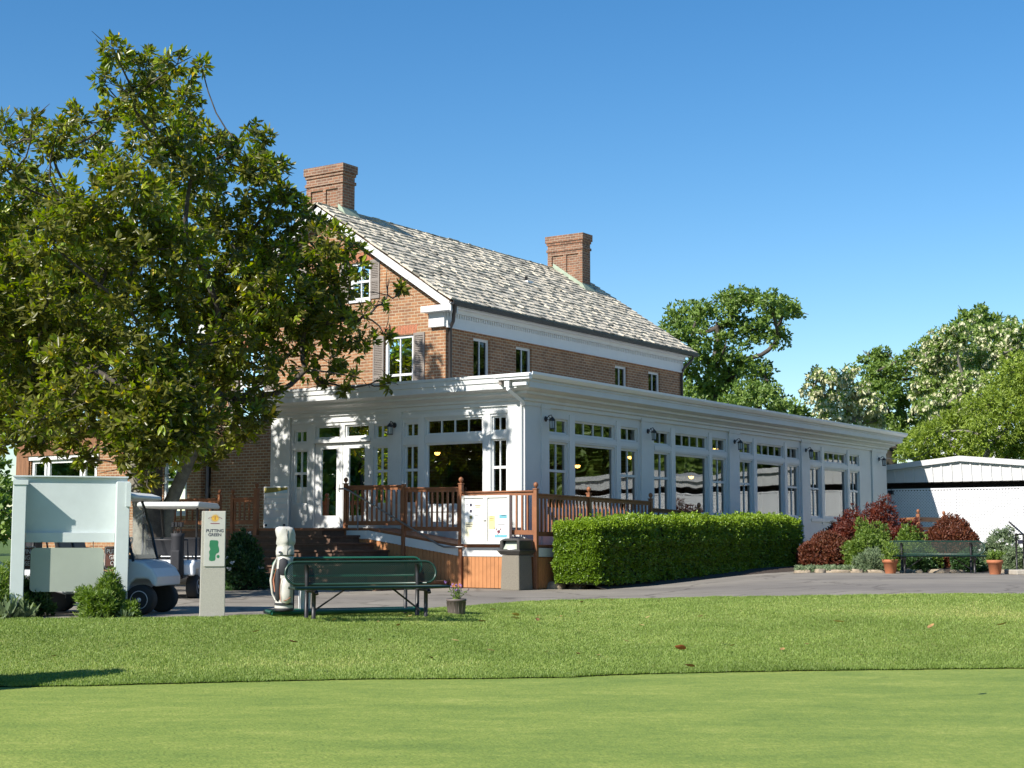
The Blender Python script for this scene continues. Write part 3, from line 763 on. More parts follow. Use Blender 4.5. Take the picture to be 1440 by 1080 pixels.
# ------------------------------------------------------------------ sunroom
sun = thing('sunroom', 'long single-storey white glazed dining wing with deep stepped cornice', 'building wing', (0, 0, 0)); sun['_world'] = (0, 0, 0)
SL, SW, DZ = 24.25, 8.03, 1.42
bays = []
for i in range(4):
    b0 = 1.09 + 5.36 * i
    bays.append(b0)
TZ0, TZ1, WZ1, WZ0 = 3.70, 4.07, 3.50, 1.84
ops = []
for b0 in bays:
    for a, c in ((0, .92), (1.25, 3.25), (3.55, 4.47)):
        ops.append((b0 + a, b0 + c, TZ0, TZ1)); ops.append((b0 + a, b0 + c, WZ0, WZ1))
mb = MB(); wall_cells(mb, 'Y', 0.0, .16, (0, SL), (0, 4.42), ops)
mb.box(SL - .16, SL, .16, HY0 + .15, 0, 4.42); mb.box(HX1 + .002, SL - .163, HY0, HY0 + .15, 0, 4.42)
mb.build('long_wall', 'white', sun)
for (a0, a1, z0, z1) in ops:
    wide = a1 - a0 > 1.5
    if z0 > 3.6: window(sun, 'Y', 0, 1, a0, a1, z0, z1, 3 if wide else 1, None, .045, setback=.05)
    else: window(sun, 'Y', 0, 1, a0, a1, z0, z1, 0 if wide else 1, None if wide else 2.79, .055, setback=.05)
mb = MB(); mb2 = MB()
pil = [(.72, 1.06)] + [(b0 + 4.58, b0 + 5.26) for b0 in bays[:3]] + [(22.78, 24.2)]
for a0, a1 in pil:
    mb = MB(); mb.box(a0, a1, -.055, -.003, .3, 4.26); mb.box(a0 - .03, a1 + .03, -.075, -.058, 4.262, 4.36); 
    mb.box(a0 + .02, a1 - .02, -.07, -.057, .3, 1.62)
    mb.build('pilaster', 'white', sun)
mb = MB(); mb.box(.02, .72, -.03, -.002, .3, 4.36); mb.build('corner_panel', 'white', sun)
mb = MB()
for b0 in bays:
    for a0, a1 in ((.92, 1.25), (3.25, 3.55)):
        mb.box(b0 + a0 + .05, b0 + a1 - .05, -.022, -.002, 1.62, 4.2)
    mb.box(b0 + .0, b0 + 4.47, -.045, -.004, 1.70, 1.80)
    mb.box(b0 + .0, b0 + 4.47, -.018, -.003, 3.55, 3.66)
mb.build('mullion_trim', 'trim', sun)
# front
fo = [(6.79, 7.24, TZ0 - .06, TZ1 - .1), (6.76, 7.26, 2.02, 3.45), (5.66, 6.5, 3.72, 4.05), (4.70, 5.5, 3.72, 4.05), (4.66, 6.52, 1.425, 3.60),
      (4.09, 4.53, 3.66, 4.02), (4.08, 4.55, 2.0, 3.46), (3.13, 3.56, 3.66, 4.02), (3.13, 3.58, 2.0, 3.46), (1.19, 2.9, TZ0 - .01, TZ1), (1.17, 2.9, 1.95, 3.48), (.49, .92, TZ0, TZ1), (.48, .93, 1.95, 3.52)]
mb = MB(); wall_cells(mb, 'X', -.0, .16, (.16, SW), (0, 4.42), fo); mb.box(.16, 3.4, SW - .16, SW, 0, 4.42); mb.build('front_wall', 'white', sun)
for i, (a0, a1, z0, z1) in enumerate(fo):
    if i == 4: continue
    vm = 3 if i == 9 else (0 if i in (2, 3, 10) else 1)
    window(sun, 'X', 0, 1, a0, a1, z0, z1, vm, 2.84 if i in (1, 6, 8, 12) else None, .04, setback=.045, gmat='glass_front')
# double glazed entrance doors
for a0, a1 in ((5.60, 6.51), (4.67, 5.585)):
    mb = MB(); f = .20
    mb.box(.05, .10, a0, a0 + f, 1.43, 3.59); mb.box(.05, .10, a1 - f, a1, 1.43, 3.59); mb.box(.05, .10, a0 + f, a1 - f, 3.45, 3.59); mb.box(.05, .10, a0 + f, a1 - f, 1.43, 1.73)
    d = mb.build('door', 'trim', sun)
    g = MB().add([(.075, a0 + f, 1.73), (.075, a1 - f, 1.73), (.075, a1 - f, 3.45), (.075, a0 + f, 3.45)], [(0, 1, 2, 3)]).build('pane', 'glass_front', sun); g.parent = d
    hy_ = a0 + .1 if a0 > 5.5 else a1 - .1
    h = MB().tube([(.045, hy_, 2.35), (.005, hy_, 2.37), (.005, hy_, 2.52), (.045, hy_, 2.54)], .012, 6).build('handle', 'alu', sun); h.parent = d
mb = MB(); mb.box(-.045, -.003, 4.62, 6.56, 3.605, 3.70); mb.build('door_head', 'trim', sun)
for a0, a1, zb in ((3.62, 4.04, .9), (.02, .42, .9), (7.32, 8.0, .9)):
    mb = MB(); mb.box(-.05, -.003, a0, a1, zb, 4.36); mb.build('pilaster', 'white', sun)
mb = MB()
for a0, a1 in ((2.93, 3.10), (.95, 1.15)): mb.box(-.022, -.003, a0, a1, 1.5, 4.2)
mb.box(-.03, -.003, .45, 3.55, 1.80, 1.90); mb.box(-.035, -.003, .45, 7.3, 4.13, 4.21)
mb.build('front_trim', 'trim', sun)
# cornice swept round the two fronts
prof = [(0.0, 4.30), (.06, 4.30), (.06, 4.39), (.12, 4.41), (.12, 4.46), (.20, 4.52), (.30, 4.545), (.30, 4.60), (.42, 4.63), (.50, 4.66), (.50, 4.80), (.53, 4.81), (.53, 4.92), (.56, 4.93), (.56, 5.0), (.1, 5.02), (.1, 4.7), (0, 4.6)]
path = [lambda o, z: (-o, SW, z), lambda o, z: (-o, -o, z), lambda o, z: (SL + o, -o, z), lambda o, z: (SL + o, 6.8, z)]
vs = []; npf = len(prof)
for f in path: vs += [f(o, z) for o, z in prof]
fs = []
for i in range(3):
    for k in range(npf):
        k2 = (k + 1) % npf; fs.append((i * npf + k, (i + 1) * npf + k, (i + 1) * npf + k2, i * npf + k2))
fs.append(tuple(range(npf))[::-1] ); fs.append(tuple(3 * npf + k for k in range(npf)))
mb = MB().add(vs, fs); co = mb.build('cornice', 'white', sun)
bm_ = None
mb = MB(); mb.box(-.09, 3.48, -.09, SW - .02, 4.86, 4.97); mb.box(3.49, SL + .09, -.09, 4.86, 4.86, 4.97); mb.build('roof', 'greyroof', sun)
gp = [(-.565, 4.87), (-.60, 4.88), (-.665, 4.95), (-.67, 5.01), (-.655, 5.01), (-.65, 4.96), (-.60, 4.91), (-.58, 4.985), (-.565, 4.985)]
mb = MB(); mb.prism(gp, 'x', -.62, SL + .62); mb.build('gutter', 'gutter_white', sun)
mb = MB(); mb.box(-.70, -.565, -.62, .32, 4.84, 4.90); mb.box(-.74, -.565, -.64, .36, 4.902, 4.955); mb.box(-.64, -.565, -.5, -.12, 4.70, 4.77)
mb.prism([(-.66, 4.84), (-.60, 4.84), (-.60, 4.68), (-.66, 4.68)], 'y', -.03, .10)
mb.tube([(-.63, .03, 4.80), (-.62, .02, 4.62), (-.16, -.06, 4.38), (-.07, -.04, 4.30)], .055, 4, smooth=False); mb.build('downspout', 'gutter_white', sun)
mb = MB(); mb.tube([(-.62, .23, 4.84), (-.62, .23, 4.74)], .05, 8); mb.build('gutter_outlet', 'shutter', sun)
# interior
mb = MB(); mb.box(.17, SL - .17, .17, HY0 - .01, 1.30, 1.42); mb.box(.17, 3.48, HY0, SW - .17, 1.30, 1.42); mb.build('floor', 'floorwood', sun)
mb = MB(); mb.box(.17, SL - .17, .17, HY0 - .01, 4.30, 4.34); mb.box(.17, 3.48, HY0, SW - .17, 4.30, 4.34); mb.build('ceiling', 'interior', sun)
mb = MB(); mb.box(.18, .30, .18, .32, 1.42, 4.3)
for b0 in bays[:3]: mb.box(b0 + 4.7, b0 + 5.1, .20, .34, 1.42, 4.3)
mb.build('inner_post', 'white', sun)

# wall lanterns
def lantern(label, p, out, group='wall lanterns on the white wing'):
    """p on the wall, out = unit direction away from it"""
    o = Vector(out); t = thing('wall_lantern', label, 'lantern', p, 0, group, world=False)
    a = math.atan2(o.y, o.x); mx = Matrix.Rotation(a, 4, 'Z')
    mb = MB(); mb.lathe([(.001, 0), (.065, 0), (.07, .012), (.05, .03), (.001, .035)], 14, mx=mx @ Matrix.Rotation(R(90), 4, 'Y')); mb.build('back_plate', 'lampblack', t)
    mb = MB(); mb.tube([(.03, 0, 0), (.09, 0, .07), (.16, 0, .09), (.19, 0, .03)], .011, 6, mx=mx); mb.tube([(.04, 0, .0), (.10, 0, -.03), (.13, 0, .02), (.10, 0, .05)], .008, 6, mx=mx); mb.build('arm', 'lampblack', t)
    mb = MB(); c = (.19, 0, 0)
    mb.lathe([(.012, .05), (.03, .03), (.085, -.03), (.09, -.045), (.075, -.05)], 6, c, mx, False); mb.lathe([(.06, -.25), (.075, -.25), (.075, -.23), (.055, -.225)], 6, c, mx, False)
    for k in range(6):
        an = math.pi / 3 * k; mb.tube([(c[0] + .075 * math.cos(an), .075 * math.sin(an), -.05), (c[0] + .062 * math.cos(an), .062 * math.sin(an), -.235)], .006, 4, mx=mx)
    mb.build('lantern_frame', 'lampblack', t)
    mb = MB(); mb.lathe([(.052, -.225), (.064, -.06)], 6, c, mx, False); mb.build('lantern_glass', 'lampglass', t)
    return t
lz = 4.02
names = ['black wall lantern on the corner pilaster nearest the deck post', 'black wall lantern on the pilaster behind the end post of the deck rail', 'black wall lantern on the middle pilaster above the hedge',
         'black wall lantern on the fourth pilaster, above the right end of the hedge', 'black wall lantern on the last pilaster of the white wing, next to the shed']
for nm, x in zip(names, (.89, bays[0] + 4.92, bays[1] + 4.92, bays[2] + 4.92, 23.45)): lantern(nm, (x, -.056, lz), (0, -1, 0))
lantern('black wall lantern on the front pilaster right of the entrance doors', (-.051, 3.83, lz - .05), (-1, 0, 0))

# lit pendant lamps inside
def pendant(label, p):
    t = thing('pendant_lamp', label, 'pendant lamp', p, 0, 'lit pendant lamps inside the dining wing', world=False)
    mb = MB(); mb.tube([(0, 0, .12), (0, 0, 4.3 - p[2])], .012, 5); mb.build('cord', 'blackmetal', t)
    mb = MB(); mb.lathe([(.16, -.04), (.15, .02), (.05, .13), (.03, .14)], 14); mb.build('lamp_shade', 'wingwood', t)
    mb = MB(); mb.lathe([(.01, -.12), (.06, -.1), (.08, -.05), (.05, .0)], 12); mb.build('bulb', 'glow', t)
def P_in(px, py, depth):
    return at(px, py, Y=depth)
for nm, px_, py_, yy in (('lit amber pendant seen through the first wide window', 812, 652, 1.6), ('lit amber pendant seen through the third narrow window', 886, 640, 2.6), ('lit amber pendant behind the second transom row', 1006, 629, 1.3), ('lit amber pendant seen through the second wide window', 972, 668, 2.2)):
    q = P_in(px_, py_, yy); pendant(nm, (q.x, q.y, min(q.z, 4.1)))
q = at(615, 634, X=2.2); pendant('lit amber pendant seen through the front picture window', (q.x, q.y, q.z))

# ------------------------------------------------------------------ deck with ramp, stairs and railings
deck = thing('wooden_deck', 'red-brown wooden deck with ramp, wide stairs and baluster railings before the entrance', 'deck', (0, 0, 0)); deck['_world'] = (0, 0, 0)
FX = -1.1
def rampz(y): return 1.40 - .40 * min(1, max(0, (3.75 - y) / 2.75))
mb = MB()
mb.box(-2.0, -.06, 4.45, 10.2, 1.34, 1.40)
ys = [4.45, 3.75, 1.0, -1.10]
for a, b_ in zip(ys, ys[1:]): mb.prism([(a, rampz(a) - .06), (b_, rampz(b_) - .06), (b_, rampz(b_)), (a, rampz(a))], 'x', FX - .05, -.06)
mb.prism([(-.06, .94), (8, .80), (8, .86), (-.06, 1.0)], 'y', -1.12, -.08)
mb.build('deck_floor', 'wood', deck)
mb = MB(); pts = [(y, rampz(y) - .062) for y in ys]
mb.prism(pts + [(y, z - .20) for y, z in pts[::-1]], 'x', FX - .055, FX - .02); mb.build('white_fascia', 'trim', deck)
mb = MB(); mb.prism([(FX, .935), (8, .80), (8, .60), (FX, .74)], 'y', -1.13, -1.09); mb.build('white_fascia', 'trim', deck)
mb = MB(); y = 4.4
while y > -1.05:
    y2 = max(y - .105, -1.1); zt = min(rampz(y), rampz(y2)) - .262
    mb.box(FX - .035 - random.random() * .004, FX - .005, y2 + .004, y, .02, zt); y -= .109
x = FX
while x < 7.8:
    mb.box(x + .004, x + .105, -1.10, -1.075, .02, .72); x += .109
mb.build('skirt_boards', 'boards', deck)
mb = MB()
for z in (.10, .66):
    mb.box(FX - .052, FX - .04, -.30, -.18, z, z + .10); 
mb.box(FX - .05, FX - .02, .93, .985, .0, .78)
mb.build('hatch_hinge', 'blackmetal', deck)
# stairs : eight risers, treads stepping down to the front and to the right
nR = 8; rise = 1.40 / nR
mb = MB(); ml = MB()
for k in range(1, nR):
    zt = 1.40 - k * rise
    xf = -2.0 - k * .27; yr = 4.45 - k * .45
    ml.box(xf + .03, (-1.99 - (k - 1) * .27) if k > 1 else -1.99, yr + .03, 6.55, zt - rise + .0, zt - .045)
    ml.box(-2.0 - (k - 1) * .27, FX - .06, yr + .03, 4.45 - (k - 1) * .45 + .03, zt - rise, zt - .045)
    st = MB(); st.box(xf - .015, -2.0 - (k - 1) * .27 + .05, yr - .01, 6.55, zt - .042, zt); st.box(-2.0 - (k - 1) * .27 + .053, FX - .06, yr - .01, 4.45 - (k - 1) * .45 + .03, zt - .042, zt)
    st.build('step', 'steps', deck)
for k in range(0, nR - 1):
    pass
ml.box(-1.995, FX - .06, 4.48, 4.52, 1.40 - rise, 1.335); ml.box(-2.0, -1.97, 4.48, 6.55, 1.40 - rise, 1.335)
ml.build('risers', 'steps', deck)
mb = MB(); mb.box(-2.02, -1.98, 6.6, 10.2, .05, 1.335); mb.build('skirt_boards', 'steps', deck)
# posts with ball finials
def post(x, y, z0, z1, ball=True, w=.09):
    mb = MB(); h = w / 2
    mb.box(x - h, x + h, y - h, y + h, z0, z1)
    if ball: mb.box(x - h - .012, x + h + .012, y - h - .012, y + h + .012, z1 + .002, z1 + .03)
    p_ = mb.build('post', 'wood', deck, bevel=.006)
    if ball:
        f = MB().lathe([(.018, 0), (.022, .02), (.03, .03), (.05, .055), (.056, .085), (.045, .12), (.02, .14), (.004, .145)], 14, (x, y, z1 + .03)).build('finial', 'wood', deck); f.parent = p_
    return p_
FP = -1.16
post(FP, -1.10, .02, 2.24); post(FP, .98, .02, 2.40); post(FP, 2.66, .4, 2.44, False); post(FP + .02, 4.48, 1.0, 2.47)
post(1.16, -1.10, .6, 2.20); post(4.22, -1.10, .5, 2.13); post(6.92, -1.10, .5, 1.93)
def railing(p0, p1, zt0, zt1, zb0, zb1, sp=.145):
    p0 = Vector(p0); p1 = Vector(p1); d = p1 - p0; l = d.length; u = d / l; nrm = Vector((-u.y, u.x))
    def bar(h0a, h0b, h1a, h1b, w, nm, inset=.045):
        a = p0 + u * inset; b_ = p1 - u * inset; mb = MB(); vs = []
        for q, lo, hi in ((a, h0a, h0b), (b_, h1a, h1b)):
            for s in (-1, 1):
                e = q + nrm * w / 2 * s
                vs += [(e.x, e.y, lo), (e.x, e.y, hi)]
        mb.add(vs, [(0, 1, 3, 2), (4, 6, 7, 5), (0, 4, 5, 1), (2, 3, 7, 6), (1, 5, 7, 3), (0, 2, 6, 4)])
        return mb.build(nm, 'wood', deck)
    bar(zt0 - .11, zt0 - .03, zt1 - .11, zt1 - .03, .04, 'top_rail'); bar(zt0 - .027, zt0, zt1 - .027, zt1, .12, 'cap_rail'); bar(zb0, zb0 + .10, zb1, zb1 + .10, .04, 'bottom_rail')
    n = max(2, int(l / sp))
    for k in range(n):
        t = (k + .5) / n; q = p0 + d * t; mb = MB(); h = .019
        zb = zb0 + (zb1 - zb0) * t; zt = zt0 + (zt1 - zt0) * t
        mb.box(q.x - h, q.x + h, q.y - h, q.y + h, zb + .10, zt - .112); mb.build('baluster', 'wood', deck)
railing((FP + .02, 4.48), (FP, 2.66), 2.44, 2.42, 1.47, 1.46)
railing((FP, 2.66), (FP, .98), 2.36, 2.34, 1.33, 1.31)
railing((FP, .98), (FP, -1.10), 2.23, 2.23, 1.25, 1.23)
railing((FP, -1.10), (1.16, -1.10), 2.16, 2.13, 1.2, 1.18)
railing((1.16, -1.10), (4.22, -1.10), 2.13, 2.09, 1.16, 1.12, .17)
railing((4.22, -1.10), (6.92, -1.10), 1.92, 1.86, 1.0, .95, .25)
post(-2.02, 6.62, .02, 2.36, True, .11); post(-2.0, 7.45, .8, 2.22); post(-2.0, 7.92, .8, 2.22); post(-2.0, 9.6, .8, 2.22)
railing((-2.02, 6.62), (-2.0, 7.45), 2.16, 2.16, 1.5, 1.5); railing((-2.0, 7.92), (-2.0, 9.6), 2.16, 2.16, 1.5, 1.5, .2)
mb = MB(); mb.tube([(FP - .06, 4.62, 2.36), (FP - .09, 4.42, 2.36), (FP - .09, 4.2, 2.27), (FP - .09, 1.55, 1.0), (FP - .09, 1.4, .95), (FP - .09, .95, .95), (FP - .02, .88, .95)], .022, 8)
mb.tube([(FP - .09, 4.0, 2.16), (FP - .09, 4.0, 1.35)], .016, 6); mb.tube([(FP - .09, 2.6, 1.50), (FP - .03, 2.6, 1.50)], .012, 6)
mb.build('handrail', 'rail_metal', deck)
# ------------------------------------------------------------------ site furniture
def yaw(deg):
    a = R(deg); vx = math.cos(a) * rx + math.sin(a) * hx; vy = math.cos(a) * ry + math.sin(a) * hy
    return math.atan2(vy, vx)
def gpt(px, D):
    p = at(px, 757, D=D); return (p.x, p.y, gxy(p.x, p.y))
def perf_mat(name, c, su=.030, sv=.030):
    m, t, b = nt(name); uv = coords(t, 'UV'); sx = t.nodes.new('ShaderNodeSeparateXYZ'); L(t, uv, sx.inputs[0])
    def mth(op, a, b_=None, v=None):
        n = t.nodes.new('ShaderNodeMath'); n.operation = op; L(t, a, n.inputs[0])
        if b_ is not None: L(t, b_, n.inputs[1])
        if v is not None: n.inputs[1].default_value = v
        return n.outputs[0]
    a = mth('MULTIPLY', mth('ADD', sx.outputs[0], sx.outputs[1]), v=math.pi / su); d = mth('MULTIPLY', mth('SUBTRACT', sx.outputs[0], sx.outputs[1]), v=math.pi / sv)
    pr = mth('MULTIPLY', mth('ABSOLUTE', mth('SINE', a)), mth('ABSOLUTE', mth('SINE', d)))
    hole = mth('GREATER_THAN', pr, v=.30)
    b.inputs['Base Color'].default_value = c4(c); b.inputs['Roughness'].default_value = .4
    tp = t.nodes.new('ShaderNodeBsdfTransparent'); ms = t.nodes.new('ShaderNodeMixShader')
    L(t, hole, ms.inputs[0]); L(t, b.outputs[0], ms.inputs[1]); L(t, tp.outputs[0], ms.inputs[2]); L(t, ms.outputs[0], t.nodes['Material Output'].inputs[0])
    return m
MAT['perf'] = perf_mat('perforated_green_metal', (.020, .040, .028)); MAT['perf_far'] = perf_mat('weathered_perforated_metal', (.045, .065, .05)); MAT['perf2'] = perf_mat('perforated_bright_green_metal', (.02, .13, .08), .05, .05)
MAT['arch'] = M('soldier_course_brick', (.40, .15, .08), .85, .3, 9)
def stadium(x0, x1, z0, z1, n=8):
    r = (z1 - z0) / 2; zc = (z0 + z1) / 2
    return [(x1 - r + r * math.sin(math.pi * k / n), zc - r * math.cos(math.pi * k / n)) for k in range(n + 1)] + [(x0 + r - r * math.sin(math.pi * k / n), zc + r * math.cos(math.pi * k / n)) for k in range(n + 1)]

def make_bench(label, loc, rz, perf='perf', metal='greenmetal', ln=2.44):
    t = thing('park_bench', label, 'bench', loc, rz, 'perforated metal benches beside the path'); h = ln / 2
    # y+ is the far side; the seat is on the viewer's side of the backrest
    mb = MB(); mb.box(-h + .02, h - .02, -.36, .0, .435, .443); s = mb.build('seat', perf, t)
    mb = MB(); q = [(-h, -.37), (h, -.37), (h, .01), (-h, .01), (-h, -.37)]
    mb.tube([(a, b, .437) for a, b in q], .019, 8)
    for x in (-.6, 0, .6): mb.box(x - .012, x + .012, -.36, .0, .40, .432)
    e = mb.build('seat_rim', metal, t); e.parent = s
    tilt = Matrix.Translation((0, .10, .0)) @ Matrix.Rotation(R(-9), 4, 'X')
    mb = MB(); mb.prism(stadium(-h + .02, h - .02, .50, .80), 'y', .0, .008, tilt); s = mb.build('backrest', perf, t)
    pts = [(x, .004, z) for x, z in stadium(-h, h, .485, .815)]
    mb = MB(); mb.tube(pts + [pts[0]], .018, 8, mx=tilt); e = mb.build('backrest_rim', metal, t); e.parent = s
    for x in (-.86, .86):
        mb = MB(); mb.tube([(x, .17, 0), (x, .16, .45), (x, .17, .62), (x, .20, .76)], .032, 8); mb.build('leg', 'blackmetal', t)
        mb = MB(); mb.tube([(x, -.20, 0), (x, -.20, .42)], .032, 8); mb.build('leg', 'blackmetal', t)
        mb = MB(); mb.tube([(x, .16, .395), (x, -.28, .395), (x, -.33, .38), (x, -.35, .35)], .028, 8); mb.build('seat_bracket', 'blackmetal', t)
    for s in (-1, 1):
        mb = MB(); mb.tube([(s * .84, -.02, .08), (s * .36, -.12, .415)], .014, 6); mb.build('brace', 'blackmetal', t)
    return t
pl, pr = at(411, 829, D=22.0), at(626, 821, D=22.95)
dv = pr - pl; brz = math.atan2(dv.y, dv.x); bl = math.hypot(dv.x, dv.y); bc = (pl + pr) / 2
bn = Vector((-math.sin(brz), math.cos(brz)))  # away from the viewer
make_bench('dark green perforated metal bench beside the golf bag, at the edge of the lawn', (bc.x + bn.x * .18, bc.y + bn.y * .18, 0.0), brz, ln=bl)
# bag rack right behind the bench
t = thing('bag_rack', 'long green perforated golf bag rack with low platform, right behind the near bench', 'bag rack', (bc.x + bn.x * .80 + .02, bc.y + bn.y * .80, 0), brz); h = bl / 2
mb = MB(); mb.box(-h - .08, h - .1, -.02, .40, .072, .080); s = mb.build('platform', 'perf2', t)
mb = MB(); mb.tube([(a, b, .06) for a, b in ((-h - .1, -.04), (h - .08, -.04), (h - .08, .42), (-h - .1, .42), (-h - .1, -.04))], .032, 8); e = mb.build('platform_rim', 'greenlight', t); e.parent = s
mb = MB(); mb.prism(stadium(-h - .02, h - .04, .60, .84), 'y', .18, .19); mb.box(-h + .1, h - .16, .05, .34, .845, .853); s = mb.build('top_panel', 'perf', t)
pts = [(x, .185, z) for x, z in stadium(-h - .04, h - .02, .585, .855)]
mb = MB(); mb.tube(pts + [pts[0]], .018, 8); e = mb.build('panel_rim', 'greenlight', t); e.parent = s
for x in (-.9, .9):
    mb = MB(); mb.tube([(x, .21, 0), (x, .21, .82)], .03, 8); mb.build('leg', 'blackmetal', t)
# golf bag
def shape(prof, n, fx=1, fy=1, wr=0, seed=0):
    rr = random.Random(seed); mb = MB(); vs = []; ph = [rr.random() * 6 for _ in range(6)]
    for i, (r_, z, ox) in enumerate(prof):
        for k in range(n):
            a = 2 * math.pi * k / n
            w = 1 + wr * (math.sin(3 * a + ph[0] + z * 11) + .8 * math.sin(5 * a + ph[1] - z * 23) + .6 * math.sin(2 * a + z * 37 + ph[2])) / 2
            vs.append((ox + r_ * fx * w * math.cos(a), r_ * fy * w * math.sin(a), z + wr * r_ * .6 * math.sin(2 * a + ph[3] + z * 9)))
    fs = [(i * n + k, i * n + (k + 1) % n, (i + 1) * n + (k + 1) % n, (i + 1) * n + k) for i in range(len(prof) - 1) for k in range(n)]
    fs += [tuple(range(n))[::-1], tuple((len(prof) - 1) * n + k for k in range(n))]
    return mb.add(vs, fs, True)
gb = at(399, 860, D=22.75)
bag = thing('golf_bag', 'cream golf bag with rain hood and dark pockets standing left of the bench', 'golf bag', (gb.x, gb.y, .085), yaw(0), world=False); bag.scale = (.91, .91, 1)
shape([(.145, 0, 0), (.15, .02, 0), (.15, .07, 0), (.142, .09, 0), (.145, .25, 0), (.15, .45, 0), (.14, .62, .0), (.135, .74, .005), (.14, .80, .01)], 28, 1, .9, .01, 1).build('body', 'bag', bag)
mb = MB()
for z in (.085, .105): mb.lathe([(.149, z), (.154, z + .004), (.154, z + .008), (.149, z + .012)], 24)
mb.lathe([(.14, -.004), (.155, .0), (.155, .035), (.148, .04)], 24); mb.build('base_ring', 'bagdark', bag)
shape([(.140, .80, .01), (.146, .815, .01), (.148, .87, .012), (.142, .93, .014), (.132, .965, .018), (.150, .985, .016), (.156, 1.03, .014), (.152, 1.08, .010), (.156, 1.13, .004), (.155, 1.19, -.004), (.140, 1.222, -.008), (.10, 1.235, -.012), (.03, 1.238, -.014)], 48, 1, .92, .085, 4).build('rain_hood', 'bag', bag)
mb = MB(); mb.tube([(.012 + .151 * math.cos(a_), .139 * math.sin(a_), .818) for a_ in [k * .2618 for k in range(25)]], .006, 5); mb.tube([(.06, -.135, .83), (.075, -.135, .95), (.07, -.14, 1.05), (.05, -.14, 1.2)], .005, 5); mb.build('hood_seam', 'bagdark', bag)
mb = MB(); mb.box(-.075, -.035, -.155, -.135, .845, .875); mb.build('badge', 'ink', bag)
shape([(.02, .13, 0), (.09, .16, 0), (.115, .26, 0), (.11, .36, 0), (.075, .46, 0), (.02, .5, 0)], 18, 1, .7, .03, 3)
pk = shape([(.02, .10, 0), (.085, .13, 0), (.105, .24, 0), (.10, .36, 0), (.07, .46, 0), (.015, .50, 0)], 18, .9, .6, .02, 3); pk.v = [(x + .05, y - .12, z) for x, y, z in pk.v]; pk.build('pocket', 'bag', bag)
pk = shape([(.01, .14, 0), (.05, .18, 0), (.062, .36, 0), (.05, .56, 0), (.01, .62, 0)], 14, .8, .5, .02, 5); pk.v = [(x - .085, y - .115, z) for x, y, z in pk.v]; pk.build('pocket', 'bagdark', bag)
pk = shape([(.01, .50, 0), (.06, .54, 0), (.07, .64, 0), (.06, .75, 0), (.01, .78, 0)], 14, 1.1, .5, .02, 6); pk.v = [(x + .0, y - .115, z) for x, y, z in pk.v]; pk.build('pocket', 'bagdark', bag)
mb = MB(); mb.tube([(-.10, -.06, .80), (-.165, -.09, .66), (-.20, -.10, .45), (-.175, -.09, .25), (-.13, -.08, .16)], [.012, .018, .024, .018, .01], 8); mb.build('strap', 'bag', bag)
mb = MB(); mb.tube([(-.115, -.10, .62), (-.155, -.11, .45), (-.135, -.10, .28)], [.01, .016, .01], 6); mb.build('strap_pad', 'bagtan', bag)
mb = MB(); mb.tube([(-.03, -.175, .48), (-.045, -.175, .30), (-.03, -.165, .14)], .006, 5); mb.tube([(.02, -.17, .15), (.07, -.19, .16), (.13, -.17, .2)], .006, 5); mb.build('zip', 'bagtan', bag)
wb = at(428, 850, D=23.2)
t = thing('white_bucket', 'small white plastic box standing on the path just right of the golf bag', 'box', (wb.x, wb.y, 0.09), yaw(20), world=False)
mb = MB(); mb.prism([(-.075, 0), (.075, 0), (.085, .28), (-.085, .28)], 'y', -.07, .07); mb.build('body', 'plastic_white', t, bevel=.008); mb = MB(); mb.box(-.092, .092, -.078, .078, .282, .30); mb.build('lid', 'plastic_white', t, bevel=.004)

# planter bucket with violas
pp = gpt(642, 24.2)
t = thing('plant_pot', 'grey brown ribbed plastic pot with purple flowers right of the bench', 'plant pot', pp, 0, world=False)
mb = MB(); prof = [(.125, 0), (.135, .02), (.15, .21), (.16, .215), (.162, .25), (.15, .25), (.145, .20)]; mb.lathe(prof, 28)
for k in range(14):
    a = k / 14 * 6.283; mb.tube([(.128 * math.cos(a), .128 * math.sin(a), .02), (.15 * math.cos(a), .15 * math.sin(a), .20)], .007, 5)
mb.build('pot', 'potgrey', t); MB().lathe([(.001, .20), (.145, .205), (.145, .215), (.001, .225)], 18).build('soil', 'soil', t)
t2 = thing('violas', 'sparse purple flowered plant growing in the grey brown pot', 'plant', (pp[0], pp[1], pp[2] + .2), 0, world=False)
mb = MB(); tips = []
for k in range(16):
    a = random.random() * 6.28; r_ = random.uniform(.03, .2); z = random.uniform(.08, .32); e = (r_ * math.cos(a), r_ * math.sin(a), z); tips.append(e)
    mb.tube([(.03 * math.cos(a), .03 * math.sin(a), 0), (e[0] * .6, e[1] * .6, z * .7), e], .003, 4)
mb.build('stem', 'rail_metal', t2); MAT['stemgreen'] = M('green_stem', (.08, .13, .03), .7, .2, 9); t2.children[0].data.materials[0] = MAT['stemgreen']
C = np.array([e for e in tips for _ in range(1)]); A = unit(RNG.normal(size=C.shape) + [0, 0, .6])
leaf_mesh('flower', *rosettes(C, A, 5, .022, .02, (1.1, 1.5)), 'petal_purple', t2)
C2 = np.array([[e[0] * f, e[1] * f, e[2] * f] for e in tips for f in (.3, .55, .75)]); leaf_mesh('leaf', *rosettes(C2, unit(RNG.normal(size=C2.shape) + [0, 0, 1]), 3, .045, .018), 'shrub', t2)

